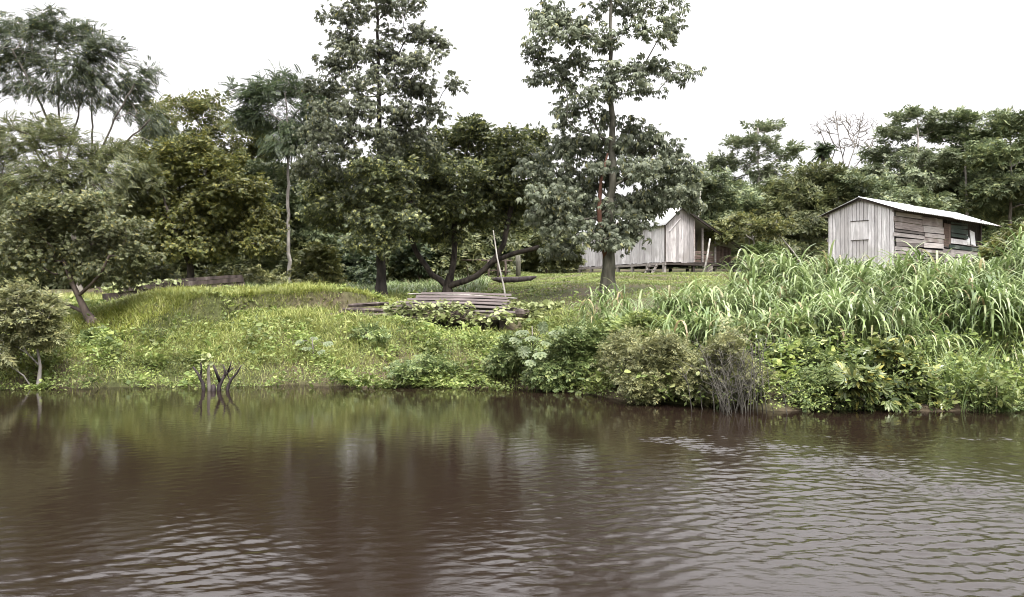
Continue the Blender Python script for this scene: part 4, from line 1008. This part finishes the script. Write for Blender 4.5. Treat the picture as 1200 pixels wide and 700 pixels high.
# grey leafless stems in the water by the olive shrub
def dead_stems():
    r = np.random.default_rng(150); c = at(862, 488, 13.3); c[2] = 0
    root = thing('dead_shrub', 'thicket of thin grey leafless stems rising from the water', 'dead shrub', Vector(c))
    for i in range(52):
        px = r.normal(862, 20); h = r.uniform(.5, 1.5); dY = r.uniform(-.2, .5)
        b0 = at(px, 488, 13.3 + dY) - c; b0[2] = -.2
        lean = np.array([r.normal() * .22, r.normal() * .15, 1.0])
        q = [b0 + lean * h * s + np.array([r.normal() * .03, r.normal() * .03, 0]) * s for s in (0, .35, .7, 1)]
        mb = MB(); mb.tube(q, [.009, .0075, .005, .0025], 5)
        for k_ in range(3):
            s = r.uniform(.4, .9); p0 = b0 + lean * h * s; mb.tube([p0, p0 + np.array([r.normal() * .12, r.normal() * .1, .12]), p0 + np.array([r.normal() * .2, r.normal() * .1, .3])], [.005, .004, .002], 4)
        mb.build('stem', M['bark_stem'], root, True)
dead_stems()

# ================================================================== BUILDINGS
def vplanks(x0, x1, zb, ztf, y, rng, w=.2, th=.025, hole=None, gap=.008, rag=.06):
    """vertical boards in the local x-z plane at depth y"""
    mb = MB(); x = x0
    while x < x1 - .02:
        ww = min(w * rng.uniform(.75, 1.25), x1 - x); xm = x + ww / 2
        a = x + gap / 2; b_ = x + ww - gap / 2; yo = y + rng.uniform(-.009, .009); zb_ = zb - rng.uniform(0, rag)
        spans = [(zb_, None)]
        if hole and hole[0] < xm < hole[1]: spans = [(zb_, hole[2]), (hole[3], None)]
        for s0, s1 in spans:
            ta = ztf(a) if s1 is None else s1; tb = ztf(b_) if s1 is None else s1
            V = [(a, yo - th / 2, s0), (b_, yo - th / 2, s0), (b_, yo + th / 2, s0), (a, yo + th / 2, s0), (a, yo - th / 2, ta), (b_, yo - th / 2, tb), (b_, yo + th / 2, tb), (a, yo + th / 2, ta)]
            mb.raw(V, [(0, 3, 2, 1), (4, 5, 6, 7), (0, 1, 5, 4), (1, 2, 6, 5), (2, 3, 7, 6), (3, 0, 4, 7)])
        x += ww
    return mb
def swapxy(mb):
    for v in mb.v: v[:, [0, 1]] = v[:, [1, 0]]
    # mirrored winding
    out = []; i = 0
    for t_ in mb.t:
        out += mb.l[i:i + t_][::-1]; i += t_
    mb.l = out
    return mb
def hboards(mb, x0, x1, z0, z1, y, rng, h=.17, th=.022, gap=.03, jag=.15):
    z = z0
    while z < z1 - .04:
        hh = min(h * rng.uniform(.8, 1.25), z1 - z)
        a = x0 + rng.uniform(-jag, jag); b_ = x1 + rng.uniform(-jag, jag); yo = y + rng.uniform(-.012, .012)
        t1, t2 = rng.normal() * .02, rng.normal() * .02
        V = []
        for dy in (-th / 2, th / 2):
            V += [(a, yo + dy, z + gap / 2 + t1), (b_, yo + dy, z + gap / 2 + t2), (b_, yo + dy, z + hh - gap / 2 + t2), (a, yo + dy, z + hh - gap / 2 + t1)]
        mb.raw(V, [(0, 1, 2, 3), (7, 6, 5, 4), (0, 4, 5, 1), (1, 5, 6, 2), (2, 6, 7, 3), (3, 7, 4, 0)])
        z += hh
    return mb
def tin_sheet(p0, p1, q0, q1, nper, amp=.018, th=.004):
    """corrugated sheet: eave edge p0->p1, ridge edge q0->q1"""
    p0, p1, q0, q1 = [np.array(v, float) for v in (p0, p1, q0, q1)]
    n = nper * 6 + 1; s = np.linspace(0, 1, n); mb = MB()
    up = nrm(np.cross(p1 - p0, q0 - p0)); up = up if up[2] > 0 else -up
    w = amp * np.sin(s * nper * 2 * math.pi)
    A = p0 + (p1 - p0) * s[:, None] + up * w[:, None]; B_ = q0 + (q1 - q0) * s[:, None] + up * w[:, None]
    V = np.concatenate([A, B_, A - up * th, B_ - up * th])
    fs = [(i, i + 1, n + i + 1, n + i) for i in range(n - 1)] + [(2 * n + i, 3 * n + i, 3 * n + i + 1, 2 * n + i + 1) for i in range(n - 1)]
    fs += [(i, 2 * n + i, 2 * n + i + 1, i + 1) for i in range(n - 1)] + [(n + i, n + i + 1, 3 * n + i + 1, 3 * n + i) for i in range(n - 1)]
    mb.raw(V, fs)
    return mb

def hut():
    r = np.random.default_rng(200)
    loc = Vector((15.17, 31.9, 3.24)); rz = math.atan2(.631, .774)
    root = thing('plank_hut', 'weathered plank hut with grey gable and tin roof above the tall grass', 'hut', loc, rz)
    W, L, H, PK = 2.8, 8.5, 2.22, 2.74
    top = lambda y: H + (PK - H) * (1 - abs(y - W / 2) / (W / 2)) - .01
    mb = swapxy(vplanks(0, W, -.12, top, 0, r, .17, .025, (1.12, 1.68, 1.10, 1.80), .018, .14))
    mb.build('gable_wall', M['plank_wall'], root)
    mb = swapxy(vplanks(1.04, 1.78, 1.07, lambda y: 1.83, -.024, r, .18, .02, None, .006, .0))
    sh = mb.build('window_shutter', M['plank_wall'], root)
    mb = MB(); mb.box((-.03, 1.41, 1.845), (.04, .76, .022)); mb.build('lintel', M['dark_wood'], sh)
    mb = MB(); mb.box((-.026, 1.41, 1.058), (.03, .74, .016)); mb.build('sill', M['dark_wood'], sh)
    mb = MB(); hboards(mb, .03, 2.65, .16, 1.42, 0, r, .155); hboards(mb, 2.5, 4.6, .16, .75, 0, r, .15); hboards(mb, 4.4, 5.3, .16, .95, .004, r, .16)
    hboards(mb, .03, 8.4, -.10, .04, .02, r, .13, .05)
    mb.build('side_wall', M['plank_brown'], root)
    mb = MB(); hboards(mb, .03, 2.55, 1.43, 2.20, .005, r, .26); hboards(mb, 2.62, 4.45, .78, 1.42, -.01, r, .2); hboards(mb, 2.5, 4.45, 1.42, 2.15, .0, r, .3); hboards(mb, 2.2, 4.9, .55, .72, -.03, r, .16)
    mb.build('upper_side_wall', M['plank_pink'], root)
    mb = vplanks(4.48, 5.18, .95, lambda x: 1.92, -.008, r, .24); mb.build('board_patch', M['plank_rust'], root)
    mb = MB(); hboards(mb, 5.2, 7.0, 1.36, 2.02, 0, r, .21, jag=.05); hboards(mb, 5.0, 8.5, .84, 1.04, -.02, r, .2, .03, jag=.05); mb.build('green_board', M['plank_green'], root)
    mb = MB(); hboards(mb, 5.22, 6.9, 1.06, 1.34, -.004, r, .28, jag=.03); mb.build('white_board', M['plank_wall'], root)
    mb = MB(); hboards(mb, 4.75, 8.5, .06, .83, .0, r, .19, jag=.04); mb.build('rear_side_wall', M['plank_brown'], root)
    mb = swapxy(vplanks(.02, W - .02, -.05, top, L, r, .2)); mb.build('rear_wall', M['plank_brown'], root)
    mb = MB(); hboards(mb, .02, L, 0, H, W, r, .2); mb.build('back_wall', M['plank_brown'], root)
    mb = MB(); mb.box((L / 2, W / 2, .02), (L - .08, W - .08, .05)); mb.build('floor', M['dark_wood'], root)
    mb = MB(); mb.box((7.7, .12, 1.05), (1.6, .3, .03)); mb.build('counter', M['plank_brown'], root)
    for x in (.08, 2.1, 4.2, 6.3, 8.4):
        for y in (.1, W - .1):
            wx = loc.x + x * math.cos(rz) - y * math.sin(rz); wy = loc.y + x * math.sin(rz) + y * math.cos(rz)
            zb = tz(wx, wy) - loc.z - .3
            mb = MB(); mb.box((x, y, (zb - .02) / 2 - .01), (.14, .14, -zb)); mb.build('stilt_post', M['beam'], root)
    mb = MB(); mb.box((8.46, .03, 1.15), (.1, .1, 2.28)); mb.build('corner_post', M['dark_wood'], root)
    sl = (PK - H) / (W / 2)
    e1, e2 = -.55, W + .35
    zr = PK + .06; z1 = zr - sl * (W / 2 - e1) * 1.0; z2 = zr - sl * (e2 - W / 2)
    mb = tin_sheet((4.3, e1, z1 - .02), (9.5, e1 + .05, z1 - .05), (4.3, W / 2, zr), (9.5, W / 2, zr), 26)
    t2 = tin_sheet((-.18, e1 + .10, z1 + .045), (4.5, e1 + .06, z1 + .03), (-.18, W / 2 , zr + .025), (4.5, W / 2, zr + .025), 24)
    mb.v += t2.v; mb.l += [i + mb.n for i in t2.l]; mb.t += t2.t; mb.n += t2.n
    rf = mb.build('roof_slope', M['tin'], root, True)
    mb = tin_sheet((-.18, e2, z2), (9.5, e2, z2), (-.18, W / 2 + .01, zr - .01), (9.5, W / 2 + .01, zr - .01), 46); mb.build('roof_slope', M['tin_old'], root, True)
    mb = MB()
    for y in (.0, W / 2, W - .02): mb.bar((-.1, y, top(y) - (.06 if y != W / 2 else .04)), (9.3, y, top(y) - .08), .07, .09)
    mb.bar((-.08, -.4, z1 + .02), (-.08, W / 2, zr - .06), .04, .08); mb.bar((-.08, e2 - .1, z2 + .0), (-.08, W / 2, zr - .06), .04, .08)
    mb.build('rafter', M['dark_wood'], root)
    # things on the counter
    def loc_w(x, y, z): return Vector((loc.x + x * math.cos(rz) - y * math.sin(rz), loc.y + x * math.sin(rz) + y * math.cos(rz), loc.z + z))
    mb = MB(); n = 12
    prof = [(.0, .0), (.13, .0), (.15, .05), (.15, .28), (.11, .36), (.045, .41), (.045, .46), (0, .46)]
    V = []; fs = []
    for (rr, zz) in prof:
        for j in range(n): V.append((max(rr, .002) * math.cos(6.283 * j / n), max(rr, .002) * math.sin(6.283 * j / n) * .8, zz))
    for i in range(len(prof) - 1):
        for j in range(n): fs.append((i * n + j, i * n + (j + 1) % n, (i + 1) * n + (j + 1) % n, (i + 1) * n + j))
    mb.raw(V, fs)
    jr = thing('water_jug', 'white plastic jug on the open counter of the plank hut', 'jug', loc_w(7.15, .1, 1.066), rz)
    mb.build('body', M['white_plastic'], jr, True)
    mb = MB(); mb.tube([(.05, 0, .44), (.13, 0, .43), (.155, 0, .34), (.14, 0, .27)], .016, 6); mb.build('handle', M['white_plastic'], jr, True)
    mb = MB(); mb.tube([(0, 0, .461), (0, 0, .50)], .05, 10); mb.build('cap', M['white_plastic'], jr, True)
    mb = MB(); mb.box((0, 0, .36), (.52, .03, .68)); mb.box((0, -.018, .66), (.50, .012, .05)); mb.box((0, -.018, .06), (.50, .012, .05))
    o = mb.build('white_panel', M['white_plastic'], None, False, loc_w(7.75, .06, 1.07)); o.rotation_euler = (RAD(-8), RAD(9), rz)
    tag(o, 'white panel propped up in the open end of the plank hut', 'panel')
hut()

def house():
    r = np.random.default_rng(300)
    loc = Vector((8.36, 44, 3.98)); rz = math.atan2(.476, .88)
    root = thing('stilt_house', 'weathered grey plank house on stilts with tin roof and dark lean-to behind the lawn', 'house', loc, rz)
    L, H, AX, AZ = 8.5, 2.05, 1.05, 2.95
    sl = (AZ - H) / AX
    mb = swapxy(vplanks(0, 3.2, -.05, lambda y: H, 0, r, .22, .025, None, .02)); mb.build('front_wall', M['plank_wall'], root)
    mb = swapxy(vplanks(3.2, L, -.05, lambda y: H, 0, r, .2, .025, None, .012)); mb.build('long_wall', M['plank_wall'], root)
    topg = lambda x: (H + sl * x if x < AX else AZ - .5 * (x - AX)) - .02
    mb = vplanks(.03, 2.05, -.05, topg, 0, r, .19, .025, None, .012); mb.build('gable_wall', M['plank_wall_far'], root)
    mb = MB(); mb.bar((.28, -.03, 1.60), (1.05, -.03, 2.35), .02, .09, (0, 1, 0)); mb.bar((1.18, -.028, 1.2), (1.22, -.028, 2.2), .02, .05, (0, 1, 0)); mb.build('brace', M['plank_wall'], root)
    mb = MB(); mb.box((2.09, .02, 1.15), (.09, .09, 2.4)); mb.build('corner_post', M['plank_pink'], root)
    mb = MB(); mb.box((.0, -.035, 1.0), (.07, .05, 2.1)); mb.build('corner_post', M['dark_wood'], root)
    # lean-to
    mb = MB(); hboards(mb, 2.15, 3.75, -.02, .62, .25, r, .16, jag=.03); mb.build('low_wall', M['plank_rust'], root)
    mb = vplanks(3.85, 5.15, -.15, lambda x: 1.0 - .1 * (x - 3.85), .35, r, .18); mb.build('leanto_wall', M['plank_rust'], root)
    mb = vplanks(2.1, 5.1, -.1, lambda x: AZ - .5 * (x - AX) - .05, 4.0, r, .22); mb.build('leanto_back_wall', M['dark_wood'], root)
    mb = swapxy(vplanks(.05, 4.0, -.1, lambda y: 1.9, 2.09, r, .22)); mb.build('inner_wall', M['dark_wood'], root)
    mb = MB(); mb.box((2.6, 4.2, -.05), (5.1, 8.3, .06)); mb.build('floor', M['dark_wood'], root)
    mb = MB()
    for (x, y) in ((-.0, 0), (.0, 8.3)): pass
    mb.bar((-.02, -.1, -.17), (-.02, L, -.17), .1, .13); mb.build('floor_beam', M['beam'], root)
    mb = MB(); mb.bar((-.05, -.02, -.17), (5.1, .0, -.17), .1, .12); mb.build('floor_beam', M['dark_wood'], root)
    def ground(x, y):
        wx = loc.x + x * math.cos(rz) - y * math.sin(rz); wy = loc.y + x * math.sin(rz) + y * math.cos(rz)
        return tz(wx, wy) - loc.z
    for (x, y) in ((0, .05), (0, 1.5), (0, 2.9), (0, 4.3), (0, 5.7), (0, 7.1), (0, 8.4), (2.1, .1), (3.7, .1), (5.05, .1), (2.1, 4), (3.7, 4), (2.1, 8), (5.05, 4)):
        zb = ground(x, y) - .25
        mb = MB(); mb.box((x, y, (zb - .24) / 2), (.15, .15, -zb - .24)); mb.build('stilt_post', M['beam'] if x == 0 else M['dark_wood'], root)
    for x, hh in ((2.85, 2.0), (3.8, 1.55), (4.35, .9), (4.9, .9)):
        mb = MB(); mb.box((x, .18, hh / 2 - .1), (.09, .09, hh)); mb.build('leanto_post', M['beam'] if x < 4 else M['plank_rust'], root)
    # steps
    mb = MB()
    for y in (.55, 1.15): mb.bar((-.55, y, ground(-.55, y) - .05), (-.08, y, -.22), .05, .12)
    for i in range(3):
        s = (i + .5) / 3; z = ground(-.5, .85) * (1 - s) + -.2 * s; mb.box((-.5 + .4 * s, .85, z), (.22, .7, .035))
    mb.build('steps', M['beam'], root)
    e = -.22
    mb = tin_sheet((e, -.3, H + sl * e + .05), (e, L + .3, H + sl * e + .05), (AX, -.3, AZ + .05), (AX, L + .3, AZ + .05), 46); mb.build('roof_slope', M['tin'], root, True)
    mb = tin_sheet((5.45, -.35, AZ + .04 - .5 * 4.4), (5.45, L + .3, AZ + .04 - .5 * 4.4), (AX + .01, -.35, AZ + .04), (AX + .01, L + .3, AZ + .04), 46); mb.build('roof_slope', M['tin_old'], root, True)
    mb = MB(); mb.bar((AX, -.25, AZ - .05), (5.35, -.25, AZ - .05 - .5 * 4.3), .05, .10, (0, 1, 0)); mb.bar((e + .04, -.22, H + sl * e + .0), (AX, -.22, AZ - .02), .04, .08, (0, 1, 0)); mb.build('rafter', M['dark_wood'], root)
    # prop pole
    c = at(845, 318, 43.6); c[2] = tz(c[0], c[1]) - .1; e_ = at(833, 282, 44.2)
    c = at(824, 318, 43.6); c[2] = tz(c[0], c[1]) - .1; e_ = at(832, 280, 44.3)
    mb = MB(); mb.tube([(0, 0, 0), (e_ - c) * .5 + np.array([.03, 0, 0]), e_ - c], [.07, .06, .045], 7, .06)
    tag(mb.build('prop_pole', M['pole_white'], None, True, Vector(c)), 'pale pole leaning against the dark lean-to of the stilt house', 'pole')
house()

# leaning bare poles and fallen branch right of the house
for (a_, b_, Y, r0, lab, mat, nm) in (((945, 300), (903, 262), 46, .05, 'bare pale fallen branch sloping down between the house and the hut', 'bark_pale', 'fallen_branch'),
                                  ((877, 318), (878, 278), 45.5, .045, 'slim upright grey pole in the lawn by the light yellow-green tree', 'bark_grey', 'pole'),
                                  ((812, 262), (822, 215), 47, .05, 'thin pale leaning pole sticking up behind the stilt house roof', 'bark_pale', 'pole')):
    A_ = at(*a_, Y); B_ = at(*b_, Y + .5); A_[2] = min(A_[2], tz(A_[0], A_[1]) - .1)
    mb = MB(); mb.tube([(0, 0, 0), (B_ - A_) * .4 + np.array([.05, 0, .04]), (B_ - A_) * .75, B_ - A_], [r0, r0 * .9, r0 * .7, r0 * .5], 7, .08)
    tag(mb.build(nm, M[mat], None, True, Vector(A_)), lab, 'pole' if nm == 'pole' else 'branch')
# low rail under the trees
c = at(570, 330, 40); c[2] = tz(c[0], c[1]); root = thing('rail_fence', 'low dark rail on short posts in the shade behind the wide tree', 'fence', Vector(c))
for px in (548, 572, 583, 592):
    q = at(px, 330, 40); mb = MB(); x = q[0] - c[0]; g = tz(q[0], q[1]) - c[2]
    mb.tube([(x, 0, g - .2), (x + .03, 0, g + .5), (x, 0, g + 1.0)], [.06, .055, .05], 7, .06); mb.build('post', M['bark_brown'], root, True)
mb = MB(); mb.tube([(-1.6, .1, 1.02), (0, .12, 1.0), (1.3, .1, .98)], .045, 7, .08); mb.tube([(-.9, .1, .45), (.4, .12, .5), (1.2, .1, .42)], .035, 7, .08); mb.build('rail', M['bark_brown'], root, True)
c = at(607, 326, 39); c[2] = tz(c[0], c[1]); mb = MB(); mb.tube([(0, 0, -.2), (.02, 0, .6), (0, 0, 1.05)], [.13, .12, .12], 9, .06)
tag(mb.build('post', M['bark_fluted'], None, True, Vector(c)), 'thick mossy grey post at the back of the lawn', 'post')
c = at(600, 330, 36); c[2] = tz(c[0], c[1]) + .14; mb = MB(); mb.tube([(-.95, 0, .06), (-.5, 0, 0), (.2, 0, 0), (.8, .1, .06), (1.1, .1, .16)], [.05, .14, .16, .12, .04], 9, .08)
tag(mb.build('fallen_log', M['dead_wood'], None, True, Vector(c)), 'short black log lying at the shaded edge of the lawn', 'log')

# ================================================================== LIGHT, SKY, CAMERA
EL, AZ_ = 62, 25
w = bpy.data.worlds.new('World'); sc.world = w; w.use_nodes = True
nt = w.node_tree
for n in list(nt.nodes): nt.nodes.remove(n)
out = nt.nodes.new('ShaderNodeOutputWorld'); bg = nt.nodes.new('ShaderNodeBackground'); sky = nt.nodes.new('ShaderNodeTexSky')
sky.sky_type = 'NISHITA'; sky.sun_disc = False; sky.sun_elevation = RAD(EL); sky.sun_rotation = RAD(180 - AZ_)
sky.air_density = 1.0; sky.dust_density = 6.0; sky.ozone_density = 1.0
hs = nt.nodes.new('ShaderNodeHueSaturation'); hs.inputs['Saturation'].default_value = .12
nt.links.new(sky.outputs[0], hs.inputs['Color'])
# overcast veil: an even layer of cloud over the Nishita sky
mix = nt.nodes.new('ShaderNodeMix'); mix.data_type = 'RGBA'; mix.inputs[0].default_value = .65
mix.inputs[7].default_value = (10.4, 10.2, 10.4, 1)
nt.links.new(hs.outputs[0], mix.inputs[6])
# an overcast sky is several times brighter overhead than at the horizon
tcw = nt.nodes.new('ShaderNodeTexCoord'); sx = nt.nodes.new('ShaderNodeSeparateXYZ'); nt.links.new(tcw.outputs['Generated'], sx.inputs[0])
mrw = nt.nodes.new('ShaderNodeMapRange'); mrw.inputs[1].default_value = 0; mrw.inputs[2].default_value = 1; mrw.inputs[3].default_value = .35; mrw.inputs[4].default_value = 1.95
mrw.clamp = True
pw = nt.nodes.new('ShaderNodeMath'); pw.operation = 'POWER'; pw.use_clamp = True; pw.inputs[1].default_value = 1.5
nt.links.new(sx.outputs['Z'], pw.inputs[0]); nt.links.new(pw.outputs[0], mrw.inputs[0])
vm = nt.nodes.new('ShaderNodeVectorMath'); vm.operation = 'SCALE'; nt.links.new(mix.outputs[2], vm.inputs[0]); nt.links.new(mrw.outputs[0], vm.inputs['Scale'])
nt.links.new(vm.outputs[0], bg.inputs['Color'])
bg.inputs['Strength'].default_value = .115
nt.links.new(bg.outputs[0], out.inputs[0])
ld = bpy.data.lights.new('Sun', 'SUN'); ld.energy = 1.5; ld.angle = RAD(14); ld.color = (1, .97, .92)
lo = bpy.data.objects.new('Sun', ld); COL.objects.link(lo)
# light from behind the viewer's right shoulder, high
az = RAD(AZ_); d = Vector((math.sin(az) * math.cos(RAD(EL)), -math.cos(az) * math.cos(RAD(EL)), math.sin(RAD(EL))))
lo.rotation_euler = d.to_track_quat('Z', 'Y').to_euler(); lo.location = (0, 0, 30)

cd = bpy.data.cameras.new('Camera'); cd.sensor_width = 36; cd.lens = F / 1200 * 36; cd.clip_end = 2000; cd.clip_start = .05
co = bpy.data.objects.new('Camera', cd); COL.objects.link(co); co.location = (0, 0, CZ); co.rotation_euler = (RAD(90), 0, 0)
sc.camera = co
sc.render.resolution_x = 1024; sc.render.resolution_y = 597
sc.view_settings.view_transform = 'Standard'; sc.view_settings.look = 'None'; sc.view_settings.exposure = 1.6; sc.view_settings.gamma = 1
sc.cycles.max_bounces = 6; sc.cycles.diffuse_bounces = 3; sc.cycles.glossy_bounces = 3; sc.cycles.transmission_bounces = 3
sc.cycles.use_denoising = True
sc.cycles.filter_width = 1.0
sc.cycles.denoising_prefilter = 'ACCURATE'
sc.cycles.caustics_reflective = False; sc.cycles.caustics_refractive = False
